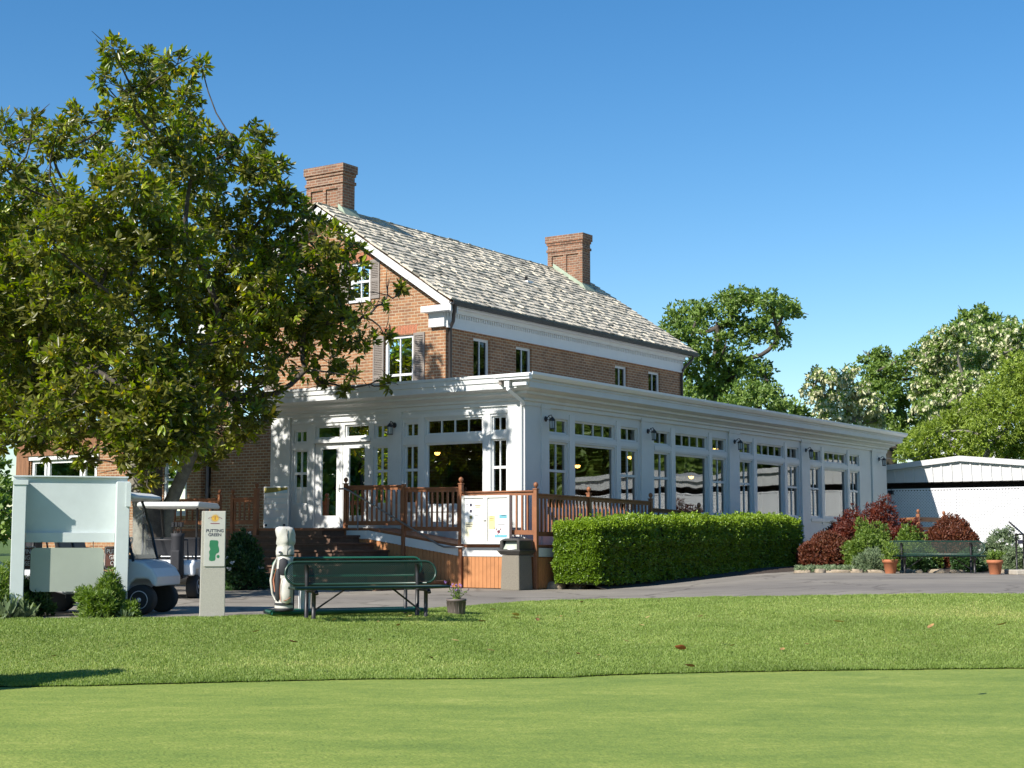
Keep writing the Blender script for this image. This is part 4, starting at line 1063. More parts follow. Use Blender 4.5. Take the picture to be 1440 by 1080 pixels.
# trash can
q = at(730, 829, X=-1.80); x0, x1, y0, y1 = -1.80, -1.24, q.y, q.y + .50
cx, cy = (x0 + x1) / 2, (y0 + y1) / 2
t = thing('trash_can', 'square pebbled concrete litter bin with brown hood in front of the deck corner', 'litter bin', (cx, cy, 0), 0)
def frust(mb, z0, z1, i0, i1):
    vs = [(x0 + i0, y0 + i0, z0), (x1 - i0, y0 + i0, z0), (x1 - i0, y1 - i0, z0), (x0 + i0, y1 - i0, z0), (x0 + i1, y0 + i1, z1), (x1 - i1, y0 + i1, z1), (x1 - i1, y1 - i1, z1), (x0 + i1, y1 - i1, z1)]
    mb.add(vs, [(0, 3, 2, 1), (4, 5, 6, 7), (0, 1, 5, 4), (1, 2, 6, 5), (2, 3, 7, 6), (3, 0, 4, 7)])
mb = MB(); frust(mb, 0, .78, .0, .02); mb.build('body', 'concrete', t, bevel=.02)
mb = MB(); frust(mb, .783, .86, .005, -.05); frust(mb, .861, .885, -.055, -.055); mb.build('collar', 'bindark', t, bevel=.008)
mb = MB(); frust(mb, .886, .905, -.02, -.02)
for (a, b_, c_, d_) in ((x0 - .01, x0 + .06, y0 - .01, y0 + .06), (x1 - .06, x1 + .01, y0 - .01, y0 + .06), (x1 - .06, x1 + .01, y1 - .06, y1 + .01), (x0 - .01, x0 + .06, y1 - .06, y1 + .01)): mb.box(a, b_, c_, d_, .905, 1.10)
mb.box(x0 + .061, x1 - .061, y0 - .005, y0 + .03, .906, 1.10); mb.box(x0 + .061, x1 - .061, y1 - .03, y1 + .005, .906, 1.10)
mb.box(x1 - .04, x1 - .01, y0 + .061, y1 - .061, .906, 1.10)
frust(mb, 1.10, 1.15, -.01, .07); mb.build('hood', 'bindark', t, bevel=.01)
mb = MB(); mb.add([(x0 + .02, y0 + .06, .91), (x0 + .02, y1 - .06, .91), (x0 + .14, y1 - .06, 1.09), (x0 + .14, y0 + .06, 1.09)], [(0, 3, 2, 1)]); mb.build('flap', 'signgrey', t)
mb = shape([(.10, -.03, 0), (.12, .02, 0), (.08, .07, 0), (.02, .09, 0)], 14, 1, 1, .25, 8); mb.v = [(a + x0 + .10, b_ + cy, c_ + .90) for a, b_, c_ in mb.v]; mb.build('litter', 'plastic_white', t)

# notice board on the front railing
NX = -1.31
t = thing('notice_board', 'silver framed two-door notice board full of papers hung on the front railing', 'notice board', (NX, .15, 1.0), 0)
ya, yb, za, zb = .83, -.50, 1.02, 2.13
mb = MB(); mb.box(NX, NX + .07, yb, ya, za, zb); mb.build('cabinet', 'alu', t)
fw = .055; ym = (ya + yb) / 2
for (a, b_) in ((ym + .004, ya), (yb, ym - .004)):
    mb = MB(); X0, X1 = NX - .035, NX - .003
    mb.box(X0, X1, a, a + fw, za, zb); mb.box(X0, X1, b_ - fw, b_, za, zb); mb.box(X0, X1, a + fw, b_ - fw, za, za + fw); mb.box(X0, X1, a + fw, b_ - fw, zb - fw, zb)
    d = mb.build('door', 'alu', t)
    mb = MB(); yl = a + .02 if a > ym else b_ - .02; mb.lathe([(.012, 0), (.012, .012), (.004, .014)], 10, mx=Matrix.Translation((X0 - .001, yl, 1.55)) @ Matrix.Rotation(R(-90), 4, 'Y')); e = mb.build('lock', 'blackmetal', t); e.parent = d
def sheetp(a0, a1, z0, z1, mat, nm='paper', dx=.006):
    # a measured from the left edge (viewer) in metres
    mb = MB(); mb.box(NX - dx - .002, NX - dx, ya - a1, ya - a0, z0, z1); return mb.build(nm, mat, t)
sheetp(.07, .58, 1.09, 2.06, 'paper', 'backing', .001); sheetp(.74, 1.27, 1.09, 2.06, 'paper', 'backing', .001)
sheetp(.08, .29, 1.62, 2.04, 'paper'); sheetp(.32, .56, 1.80, 2.04, 'cream'); sheetp(.34, .54, 1.46, 1.78, 'paper'); sheetp(.09, .33, 1.10, 1.52, 'cream'); sheetp(.37, .57, 1.20, 1.44, 'paper')
for k, z in enumerate((1.88, 1.74, 1.60)):
    sheetp(.215, .28, z, z + .07, 'ink' if k < 2 else 'olive', 'picture', .0095)
sheetp(.34, .375, 1.50, 1.58, 'bluepale', 'picture', .0095); sheetp(.39, .46, 1.49, 1.56, 'bluepale', 'picture', .0095)
sheetp(.75, .92, 1.36, 1.66, 'yellow'); sheetp(.75, .90, 1.12, 1.34, 'cream'); sheetp(.95, 1.26, 1.42, 1.70, 'paper'); 
sheetp(1.04, 1.25, 1.60, 1.69, 'teal', 'picture', .0095); sheetp(1.0, 1.2, 1.50, 1.58, 'bluepale', 'picture', .0095)
sheetp(.90, 1.26, 1.13, 1.40, 'paper'); sheetp(.91, 1.25, 1.14, 1.23, 'teal', 'picture', .0095); sheetp(.91, 1.25, 1.14, 1.17, 'bluepale', 'picture', .012)
mb = MB()
for (y0_, z0_, y1_, z1_, w) in ((1.0, 1.23, 1.02, 1.34, .012), (1.01, 1.26, .95, 1.38, .012), (1.02, 1.28, 1.09, 1.38, .012), (1.03, 1.27, 1.05, 1.31, .02)):
    mb.tube([(NX - .012, ya - y0_, z0_), (NX - .012, ya - y1_, z1_)], w, 4)
mb.build('picture', 'redink', t)
mb = MB()
for (a0, a1, z) in ((.10, .19, 1.96), (.10, .19, 1.92), (.10, .18, 1.87), (.36, .52, 1.90), (.38, .50, 1.86), (.36, .50, 1.70), (.36, .46, 1.67), (.77, .89, 1.60), (.77, .88, 1.56), (.78, .88, 1.65), (.12, .30, 1.46), (.12, .28, 1.42), (.98, 1.2, 1.46), (1.10, 1.22, 1.66)):
    mb.box(NX - .0125, NX - .0098, ya - a1, ya - a0, z, z + .012)
mb.build('lettering', 'ink', t)

# white menu board left of the doors
t = thing('menu_board', 'white menu board with landscape heading standing left of the entrance doors', 'menu board', (-.35, 7.5, 1.40), 0)
yA, yB = 7.95, 7.10; BX = -.34
mb = MB(); mb.box(BX, BX + .03, yB, yA, 1.405, 2.50); mb.build('board', 'paper', t, bevel=.006)
mb = MB(); mb.box(BX - .006, BX - .001, yB + .02, yA - .02, 2.32, 2.47); mb.build('heading', 'olive', t)
mb = MB(); mb.add([(BX - .007, yA - .02, 2.32), (BX - .007, yB + .02, 2.32), (BX - .007, yB + .02, 2.41), (BX - .007, yA - .4, 2.35), (BX - .007, yA - .02, 2.33)], [(0, 1, 2, 3, 4)]); mb.build('heading_slope', 'bluepale', t)
mb = MB()
for z in (2.21, 2.06, 1.90, 1.67): mb.box(BX - .006, BX - .001, yB + .06, yA - .03, z, z + .012)
for z in (2.24, 1.64): mb.box(BX - .005, BX - .001, yB + .02, yA - .02, z, z + .008)
mb.build('lettering', 'bluepale', t)
mb = MB()
for y in (yA - .09, yB + .12): mb.box(BX - .007, BX - .001, y - .04, y + .04, 1.47, 1.52)
mb.build('mark', 'ink', t)
mb = MB(); mb.box(BX + .031, BX + .30, yA - .06, yA - .03, 1.405, 1.44); mb.box(BX + .031, BX + .30, yB + .03, yB + .06, 1.405, 1.44); mb.build('foot', 'alu', t)

# big white sign stand
cl, cr_ = at(13, 850, D=22.35), at(178, 850, D=22.85)
kz = math.atan2(cr_.y - cl.y, cr_.x - cl.x); kc = (cl + cr_) / 2; kw = math.hypot(cr_.x - cl.x, cr_.y - cl.y) / 2
t = thing('sign_stand', 'large blank white sign stand with two posts and a hanging grey panel', 'sign stand', (kc.x, kc.y, 0), kz)
pw = .19
for s in (-1, 1):
    mb = MB(); a = s * kw; mb.box(a, a - s * pw, -.16, .16, 0, 2.0 if s < 0 else 1.99); mb.build('post', 'signwhite', t, bevel=.008)
mb = MB(); mb.box(kw - .055, kw + .012, -.18, -.161, 1.62, 1.97); mb.box(-kw + .0, -kw + pw + .02, -.175, -.162, 1.93, 2.0); mb.build('trim_board', 'signwhite', t)
mb = MB(); mb.box(-kw + .0, kw - .02, .161, .20, 1.23, 2.055); mb.build('panel', 'signwhite', t, bevel=.004)
mb = MB(); mb.box(-kw - .005, kw - .01, .11, .24, 2.056, 2.075); mb.build('cap', 'signwhite', t)
mb = MB(); mb.box(-kw + pw + .002, kw - pw - .002, .10, .158, 1.09, 1.235); mb.build('crosspiece', 'signwhite', t, bevel=.004)
def rrect(x0, x1, z0, z1, r, n=5):
    pts = []
    for cx_, cz_, a0 in ((x1 - r, z0 + r, -90), (x1 - r, z1 - r, 0), (x0 + r, z1 - r, 90), (x0 + r, z0 + r, 180)):
        for k in range(n + 1): a = R(a0 + 90 * k / n); pts.append((cx_ + r * math.cos(a), cz_ + r * math.sin(a)))
    return pts
mb = MB(); mb.prism(rrect(-.555, .485, .37, 1.01, .07), 'y', .02, .045); mb.build('hanging_panel', 'signgrey', t)
mb = MB()
for x in (-.4, .33): mb.tube([(x, .03, 1.0), (x, .10, 1.1)], .006, 5)
mb.build('hook', 'blackmetal', t)
for (x0_, x1_, txt) in ((-kw + .02, -kw + .355, 'DRIVING\nRANGE\nCLOSED'), (.50, .50 + .36, 'PUTTING\nGREEN\nOPEN')):
    mb = MB(); mb.prism(rrect(x0_, x1_, .69, 1.03, .03), 'y', .20, .212); pb = mb.build('brown_sign', 'signbrown', t); pb['label'] = 'brown plate with white lettering ' + txt.replace('\n', ' ')
    mb = MB(); pts = [(x, .198, z) for x, z in rrect(x0_ + .008, x1_ - .008, .698, 1.022, .028)]; mb.tube(pts + [pts[0]], .004, 4); e = mb.build('border', 'lettering', t); e.parent = pb
    e = text('lettering', txt, .092, 'lettering', pb, facing(((x0_ + x1_) / 2, .199, .865), (1, 0, 0)), xs=.78)
    mb = MB(); mb.tube([((x0_ + x1_) / 2, .22, 0), ((x0_ + x1_) / 2, .22, .7)], .012, 6); e = mb.build('stake', 'rail_metal', t); e.parent = pb

# putting green marker post
p0 = at(298, 868, Z=0)
t = thing('marker_post', 'cast stone marker post with plaque reading PUTTING GREEN at the lawn edge', 'marker post', (p0.x, p0.y, 0), yaw(13))
W2 = .182
mb = MB(); mb.add([(-W2, -.07, -.05), (W2, -.07, -.05), (W2, .09, -.05), (-W2, .09, -.05), (-W2 + .01, -.07, 1.55), (W2 - .01, -.07, 1.55), (W2 - .01, .09, 1.55), (-W2 + .01, .09, 1.55)], [(0, 3, 2, 1), (4, 5, 6, 7), (0, 1, 5, 4), (1, 2, 6, 5), (2, 3, 7, 6), (3, 0, 4, 7)]); mb.build('post', 'stone', t, bevel=.008)
mb = MB(); mb.prism(rrect(-.135, .165, .74, 1.54, .012), 'y', -.084, -.071); pq = mb.build('plaque', 'plaque', t, bevel=.003)
text('lettering', 'PUTTING\nGREEN', .062, 'ink', pq, facing((.015, -.0845, 1.23), (1, 0, 0)), xs=.98, bold=.001)
yq = -.0855
mb = MB()
for k in range(20):
    a = k / 20 * 6.283; mb.add([(.015 + .052 * math.cos(a - .09), yq, 1.445 + .046 * math.sin(a - .09)), (.015 + .074 * math.cos(a), yq, 1.445 + .066 * math.sin(a)), (.015 + .052 * math.cos(a + .09), yq, 1.445 + .046 * math.sin(a + .09))], [(0, 2, 1)])
n = 24; mb.add([(.015 + .05 * math.cos(6.283 * k / n), yq, 1.445 + .045 * math.sin(6.283 * k / n)) for k in range(n)], [tuple(range(n))[::-1]])
e = mb.build('emblem', 'gold', t); e.parent = pq
mb = MB(); mb.box(.012, .018, yq - .002, yq - .001, 1.42, 1.475)
for k in range(9):
    a = R(160 - k * 17.5); mb.box(.015 + .10 * math.cos(a) - .006, .015 + .10 * math.cos(a) + .006, yq - .001, yq, 1.425 + .035 * math.sin(a), 1.433 + .035 * math.sin(a))
mb.box(-.05, .08, yq - .001, yq, 1.362, 1.372); e = mb.build('emblem_mark', 'redink', t); e.parent = pq
blob = [(-.06, 1.11), (-.045, 1.125), (.05, 1.12), (.065, 1.10), (.06, 1.05), (.075, 1.0), (.078, .965), (.065, .94), (.035, .925), (.025, .90), (.025, .845), (.015, .825), (-.03, .818), (-.06, .825), (-.068, .85), (-.06, .90), (-.068, .955), (-.05, .99), (-.066, 1.04)]
mb = MB(); mb.add([(x + .005, yq, z) for x, z in blob], [tuple(range(len(blob)))])
mb.add([(.068 + .022 * math.cos(6.283 * k / 16), yq, .885 + .024 * math.sin(6.283 * k / 16)) for k in range(16)], [tuple(range(16))[::-1]]); e = mb.build('green_map', 'mapgreen', t); e.parent = pq

# golf carts (x forward)
def make_cart(label, loc, rz, cowl='cartblue', seats='seatblack'):
    t = thing('golf_cart', label, 'golf cart', loc, rz, 'golf carts parked under the tree')
    f = [(.52, .30), (.62, .30), (.66, .52), (.80, .62), (1.02, .60), (1.20, .48), (1.23, .40), (1.19, .56), (1.05, .72), (.86, .80), (.66, .83), (.54, .80)]
    mb = MB(); mb.prism([(.50, .28), (.66, .28), (.70, .46), (.78, .54), (.98, .54), (1.06, .44), (1.12, .42), (1.12, .57), (1.04, .70), (.90, .79), (.70, .83), (.58, .86), (.52, .80)], 'y', -.54, .54); mb.build('front_cowl', cowl, t, bevel=.045, seg=3)
    mb = MB(); mb.box(-.30, .52, -.56, .56, .24, .30); mb.prism([(.40, .30), (.52, .30), (.53, .55), (.49, .55)], 'y', -.5, .5); mb.build('floor', 'carttan', t, bevel=.01)
    for y in (-.585, .562): MB().box(-.28, .50, y, y + .023, .20, .31).build('sill', 'seatblack', t)
    mb = MB(); mb.prism([(-.32, .30), (-.05, .30), (-.02, .62), (-.30, .66), (-.55, .74), (-1.08, .74), (-1.16, .66), (-1.14, .44), (-1.02, .44), (-.94, .56), (-.66, .56), (-.56, .36)], 'y', -.56, .56); mb.build('rear_body', 'cartwhite', t, bevel=.04, seg=3)
    mb = MB(); mb.prism([(-.04, .66), (.02, .68), (.02, .77), (-.36, .79), (-.48, .74), (-.44, .67)], 'y', -.52, .52); mb.build('seat', seats, t, bevel=.035, seg=3)
    mb = MB()
    mb.prism([(-.46, .80), (-.38, .82), (-.47, 1.16), (-.55, 1.17)], 'y', -.52, -.02); mb.prism([(-.46, .80), (-.38, .82), (-.47, 1.16), (-.55, 1.17)], 'y', .02, .52); mb.build('backrest', seats, t, bevel=.035, seg=3)
    for y in (-.55, .55):
        mb = MB(); mb.tube([(-.56, y, .80), (-.48, y, 1.0), (-.32, y, .98), (-.18, y, .92), (-.12, y, .80), (-.14, y, .70)], .018, 7)
        mb.build('armrest', 'blackmetal', t)
    mb = MB(); mb.prism([(-1.02, 1.83), (-.9, 1.85), (.60, 1.85), (.76, 1.80), (.76, 1.745), (.66, 1.735), (-.98, 1.735), (-1.04, 1.76)], 'y', -.60, .60); mb.build('roof', 'cartroof', t, bevel=.035, seg=3)
    for y in (-.52, .52):
        mb = MB(); mb.tube([(.74, y, .80), (.62, y, 1.30), (.46, y, 1.74)], .022, 8); mb.build('roof_post', 'blackmetal', t)
        mb = MB(); mb.tube([(-.86, y, .72), (-.84, y, 1.2), (-.82, y, 1.74)], .022, 8); mb.build('roof_post', 'blackmetal', t)
    mb = MB(); mb.add([(.735, -.50, .84), (.735, .50, .84), (.49, .50, 1.70), (.49, -.50, 1.70)], [(0, 1, 2, 3)]); mb.build('windshield', 'glass_clear', t)
    mb = MB(); mb.box(.52, .70, -.50, .50, .80, .90); mb.build('dashboard', 'seatblack', t, bevel=.03)
    mb = MB(); c = Vector((.30, .27, 1.02)); mx = Matrix.Translation(c) @ Matrix.Rotation(R(-55), 4, 'Y')
    pts = [(.17 * math.cos(6.283 * k / 20), .17 * math.sin(6.283 * k / 20), 0) for k in range(21)]; mb.tube(pts, .014, 6, mx=mx)
    for k in range(3): mb.tube([(0, 0, -.02), (.17 * math.cos(2.094 * k), .17 * math.sin(2.094 * k), 0)], .012, 5, mx=mx)
    w = mb.build('steering_wheel', 'blackmetal', t); mb = MB(); mb.tube([tuple(c), (.60, .27, .74)], .022, 7); e = mb.build('steering_column', 'blackmetal', t); e.parent = w
    mb = MB(); mb.box(.33, .345, .17, .37, 1.02, 1.13, mx=Matrix.Rotation(0, 4, 'Z')); e = mb.build('scorecard_holder', 'paper', t); e.parent = w
    for x in (.86, -.80):
        for y in (-.47, .47):
            mx = Matrix.Translation((x, y, .228)) @ Matrix.Rotation(R(90), 4, 'X')
            mb = MB(); mb.lathe([(.13, -.10), (.20, -.10), (.222, -.085), (.228, -.05), (.228, .05), (.222, .085), (.20, .10), (.13, .10)], 28, mx=mx); w = mb.build('wheel', 'tyre', t)
            mb = MB(); s = 1 if y < 0 else -1
            mb.lathe([(.02, s * .055), (.13, s * .055), (.138, s * .10), (.128, s * .104), (.12, s * .075), (.02, s * .075)][::s], 24, mx=mx)
            for k in range(8): 
                a = k * math.pi / 4; mb.box(.03, .125, -.013, .013, s * .077 if s > 0 else -.095, .095 if s > 0 else s * .077, mx=mx @ Matrix.Rotation(a, 4, 'Z'))
            mb.lathe([(.04, s * .08), (.035, s * .105), (.01, s * .107)][::s] if s > 0 else [(.01, -.107), (.035, -.105), (.04, -.08)], 12, mx=mx)
            e = mb.build('rim', 'rim', t); e.parent = w
            # arch opening shadow liner
    mb = MB(); mb.box(-1.20, -1.10, -.45, .45, .40, .46); mb.box(-1.30, -1.16, -.35, .35, .38, .42)
    mb.tube([(-.98, -.40, .74), (-1.05, -.40, 1.12), (-1.05, .40, 1.12), (-.98, .40, .74)], .016, 6); mb.build('bag_carrier', 'blackmetal', t)
    return t
gA = gpt(141, 23.75); A_ = make_cart('white golf cart with pale blue nose parked behind the white sign stand', gA, yaw(-7))
gB = gpt(254, 30.3); make_cart('golf cart seen from behind with pale roof, parked behind the marker post', gB, yaw(88), cowl='cartwhite')
gC = gpt(-92, 25.2); make_cart('golf cart at the far left edge, mostly hidden by the white sign stand', gC, yaw(2))
def cart_bag(label, cart_loc, rz, dy, mat, h=1.25, top='bagdark'):
    v = Matrix.Rotation(rz, 4, 'Z') @ Vector((-1.18, dy, 0)); p = (cart_loc[0] + v.x, cart_loc[1] + v.y, cart_loc[2] + .425)
    t = thing('golf_bag', label, 'golf bag', p, rz, 'golf bags strapped to the carts', world=False)
    sh = shape([(.12, 0, 0), (.13, .05, 0), (.125, .4, .0), (.12, .75, .01), (.135, .82, .01)], 18, 1, 1, .02, int(abs(dy) * 100)); sh.build('body', mat, t)
    mb = MB()
    for k in range(6):
        a = k * 1.05; x_, y_ = .06 * math.cos(a), .06 * math.sin(a); mb.tube([(x_, y_, .8), (x_ * 1.5, y_ * 1.5, h - .3 + random.random() * .06)], .006, 5); mb.box(x_ * 1.5 - .05, x_ * 1.5 + .02, y_ * 1.5 - .02, y_ * 1.5 + .02, h - .31, h - .22)
    mb.build('clubs', 'blackmetal', t)
    mb = MB(); mb.box(-.15, -.11, -.08, .08, .12, .5); mb.build('pocket', top, t, bevel=.02)
    return t
cart_bag('purple golf bag on the back of the cart at the far left edge', gC, yaw(2), -.22, 'purple')
cart_bag('black golf bag on the back of the cart behind the marker post', gB, yaw(88), -.24, 'bagdark')
cart_bag('dark golf bag with clubs on the back of the cart behind the sign stand', gA, yaw(-7), .2, 'bagdark')
# second dark cart just right of the marker post, deep in the shade
gD = gpt(345, 30.6); make_cart('dark shaded golf cart parked before the steps, right of the marker post', gpt(300, 31.0), yaw(62), cowl='seatblack') if False else None

# far bench, terracotta pots
fb = gpt(1318, 38.6); make_bench('weathered green perforated bench between the two terracotta pots, before the red shrubs', fb, yaw(-4), ln=2.44, perf='perf_far')
def tpot(label, loc):
    t = thing('terracotta_pot', label, 'flower pot', loc, 0, 'terracotta pots at the path edge', world=False)
    MB().lathe([(.125, 0), (.13, .01), (.17, .27), (.195, .275), (.20, .35), (.185, .355), (.165, .30)], 26).build('pot', 'terracotta', t); MB().lathe([(.001, .29), (.165, .295), (.165, .30), (.001, .31)], 16).build('soil', 'soil', t)
    return t
gp1 = gpt(1251, 38.4); gp2 = gpt(1398, 37.4)
tpot('terracotta pot with a small herb at the left end of the far bench', gp1); tpot('terracotta pot with low greenery at the right end of the far bench', gp2)
def pot_plant(label, p, hgt):
    t = thing('potted_plant', label, 'plant', (p[0], p[1], p[2] + .3), 0, 'plants in the terracotta pots', world=False)
    n = 70; C = np.stack([RNG.normal(size=n) * .1, RNG.normal(size=n) * .1, RNG.random(n) * hgt], 1); A = unit(RNG.normal(size=C.shape) * .5 + [0, 0, 1])
    leaf_mesh('foliage', *rosettes(C, A, 5, .11, .022, (.3, 1.1)), 'shrub', t)
pot_plant('small upright herb growing in the left terracotta pot', gp1, .42); pot_plant('low bushy green plant growing in the right terracotta pot', gp2, .2)
# black metal stair railing and slab at the right edge
q = gpt(1440, 38.2)
t = thing('metal_railing', 'black metal step railing at the right edge of the path', 'railing', q, yaw(12), world=False)
mb = MB()
mb.tube([(-.22, 0, 0), (-.22, 0, .98)], .022, 6); mb.tube([(.04, .1, 0), (.04, .1, .98)], .022, 6); mb.build('post', 'blackmetal', t)
mb = MB(); mb.tube([(-.22, 0, .98), (1.2, .1, .98)], .022, 6); mb.tube([(-.22, 0, .52), (1.2, .1, .52)], .016, 6); mb.tube([(.04, .1, .98), (.3, 1.2, 1.3)], .022, 6); mb.build('top_rail', 'blackmetal', t)
mb = MB(); mb.box(-.16, -.04, .0, .02, .74, .84); mb.build('tag_plate', 'ink', t)
mb = MB(); mb.box(.06, .9, .12, .14, .05, .75); mb.build('infill_panel', 'signgrey', t)
q = gpt(1452, 37.2); t = thing('step_slab', 'long grey stone step at the right edge below the metal railing', 'step', q, yaw(4), world=False)
mb = MB(); mb.box(-.5, 1.6, -.2, .6, 0, .12); mb.build('tread', 'rubble', t, bevel=.02); mb = MB(); mb.box(-.45, 1.6, -.17, -.13, .0, .08); mb.build('timber_edge', 'boards', t)
# wooden fence by the red shrubs
t = thing('wooden_fence', 'short orange brown timber railing behind the dark red shrubs', 'fence', (15.9, -4.0, .3), 0)
for (px_, D_, zt) in ((1291, 47, 1.9), (1327, 47.4, 1.85)):
    a = at(px_, 715, D=D_); mb = MB(); mb.box(a.x - .05, a.x + .05, a.y - .05, a.y + .05, .3, zt); p_ = mb.build('post', 'wood', t); f = MB().lathe([(.02, 0), (.03, .03), (.056, .07), (.045, .12), (.01, .145)], 12, (a.x, a.y, zt)).build('finial', 'wood', t); f.parent = p_
a, b_ = at(1268, 716, D=49.5), at(1291, 716, D=47); c_ = at(1345, 716, D=49.5)
mb = MB()
for u_, v_ in ((a, b_), (b_, c_)):
    dd = Vector((v_.x - u_.x, v_.y - u_.y)).normalized(); nn = Vector((-dd.y, dd.x)) * .04
    for z0_, z1_ in ((1.66, 1.80), (1.40, 1.50), (.3, 1.35)):
        mb.add([(u_.x + nn.x, u_.y + nn.y, z0_), (v_.x + nn.x, v_.y + nn.y, z0_), (v_.x - nn.x, v_.y - nn.y, z0_), (u_.x - nn.x, u_.y - nn.y, z0_), (u_.x + nn.x, u_.y + nn.y, z1_), (v_.x + nn.x, v_.y + nn.y, z1_), (v_.x - nn.x, v_.y - nn.y, z1_), (u_.x - nn.x, u_.y - nn.y, z1_)], [(0, 3, 2, 1), (4, 5, 6, 7), (0, 1, 5, 4), (1, 2, 6, 5), (2, 3, 7, 6), (3, 0, 4, 7)])
mb.build('rail', 'boards', t)

# lattice cart shed
SX = 25.5
shed = thing('lattice_shed', 'long low white shed with ribbed gable fascia, dark gap and lattice front', 'shed', (SX, -6, .27))
yl, yr = 3.2, -14.0; peaks = [(3.2, 3.62), (-2.4, 4.16), (-8.2, 3.60), (-10.5, 3.95), (-14.0, 3.62)]
mb = MB()
for (a, za_), (b_, zb_) in zip(peaks, peaks[1:]):
    mb.prism([(a, 3.22), (b_, 3.22), (b_, zb_ - .22), (a, za_ - .22)], 'x', SX, SX + .06)
mb.build('ribbed_fascia', 'siding', shed)
mb = MB(); y = 3.0
def zf(y):
    for (a, za_), (b_, zb_) in zip(peaks, peaks[1:]):
        if b_ <= y <= a: return za_ + (zb_ - za_) * (a - y) / (a - b_)
while y > yr: mb.prism([(y - .05, 3.22), (y + .05, 3.22), (y + .03, zf(y) - .235), (y - .03, zf(y) - .235)], 'x', SX - .035, SX - .002); y -= .36
mb.build('ribs', 'siding', shed)
mb = MB()
for (a, za_), (b_, zb_) in zip(peaks, peaks[1:]):
    mb.prism([(a, za_ - .20), (b_, zb_ - .20), (b_, zb_), (a, za_)], 'x', SX - .14, SX - .10); mb.prism([(a, za_ - .02), (b_, zb_ - .02), (b_, zb_), (a, za_)], 'x', SX - .098, SX + 9)
    mb.prism([(a, za_ - .26), (b_, zb_ - .26), (b_, zb_ - .21), (a, za_ - .21)], 'x', SX - .06, SX - .037)
mb.build('roof', 'siding', shed)
mb = MB(); mb.box(SX + .5, SX + .55, yr, yl, .2, 3.3); mb.box(SX + .01, SX + .49, yr, yl, 3.19, 3.215); mb.build('dark_interior', 'black', shed)
mb = MB(); s45 = .7071; z0_, z1_ = .30, 2.93; hh = z1_ - z0_; sp = .112; w = .040
for sgn, xx in ((1, SX - .004), (-1, SX - .014)):
    y = yr - hh
    while y < yl:
        a = max(y, yr); b_ = min(y + hh, yl)
        if b_ > a + .03:
            za_, zb_ = z0_ + (a - y), z0_ + (b_ - y)
            if sgn < 0: za_, zb_ = z1_ - (a - y), z1_ - (b_ - y)
            dz = w
            mb.add([(xx, a, za_ - dz), (xx, b_, zb_ - dz), (xx, b_, zb_ + dz), (xx, a, za_ + dz), (xx + .008, a, za_ - dz), (xx + .008, b_, zb_ - dz), (xx + .008, b_, zb_ + dz), (xx + .008, a, za_ + dz)], [(0, 3, 2, 1), (4, 5, 6, 7), (3, 7, 6, 2), (0, 1, 5, 4)])
        y += sp
mb.build('lattice', 'lattice', shed)
mb = MB(); y = .6
for y in (2.6, .2, -2.15, -4.55, -6.95, -9.35, -11.75): mb.box(SX - .03, SX - .016, y - .05, y + .05, .3, 2.93)
mb.box(SX - .03, SX - .016, yr, yl, 2.935, 2.99); mb.build('lattice_trim', 'lattice', shed)
mb = MB(); mb.box(SX + .02, SX + 9, yl - .05, yl, .2, 3.4); mb.box(SX + .02, SX + 9, yr, yr + .05, .2, 3.4); mb.build('side_wall', 'siding', shed)
fl = at(1253, 692, X=SX - .2); t = thing('floodlight', 'small black floodlight under the shed roof beside the white wing', 'floodlight', (SX - .2, fl.y, fl.z), 0, world=False)
mb = MB(); mb.box(-.1, .06, -.09, .09, -.09, .06); mb.build('housing', 'blackmetal', t, bevel=.015); mb = MB(); mb.tube([(0, 0, .06), (.05, 0, .16), (.19, 0, .18)], .015, 6); mb.build('bracket', 'blackmetal', t)
# street lamp head behind the flat roof
a = at(1137, 592, D=75)
t = thing('street_lamp', 'pale flat-headed street lamp rising behind the white wing roof', 'street lamp', (a.x, a.y, 0), yaw(180), world=False)
mb = MB(); mb.tube([(.5, 0, 0), (.5, 0, a.z - .1)], [.09, .05], 10); mb.tube([(.5, 0, a.z - .1), (.2, 0, a.z)], .035, 6); mb.build('pole', 'barkpale', t)
mb = MB(); mb.prism([(-.5, -.03), (.35, -.06), (.4, .05), (.1, .12), (-.4, .06)], 'y', -.16, .16); mb.v = [(x, y, z + a.z) for x, y, z in mb.v]; mb.build('lamp_head', 'gutter_white', t, bevel=.03)
# overhead cable
a, b_ = at(1236, 642, D=58), at(1330, 615, D=75)
t = tag(MB().tube([a + (b_ - a) * k / 10 + Vector((0, 0, -.5 * math.sin(math.pi * k / 10))) for k in range(11)], .018, 5).build('cable', 'blackmetal', loc=tuple(a)), 'thin dark cable running from the white wing corner to the trees', 'cable')
# pale house glimpsed through the trees
a = at(1383, 612, D=95)
t = thing('far_house', 'small patch of a white house glimpsed through the pale green tree', 'house', (a.x, a.y, 0), yaw(0), world=False)
mb = MB(); mb.box(-1.3, 1.3, 0, 6, 0, a.z + 1.2); mb.build('wall', 'distant', t); mb = MB(); mb.prism([(-1.7, a.z + 1.2), (1.7, a.z + 1.2), (0, a.z + 2.6)], 'y', -.3, 6.3); mb.build('roof', 'shutter', t); mb = MB(); mb.box(-.35, .1, -.03, -.005, a.z - .6, a.z + .5); mb.build('window', 'glass_dim', t)
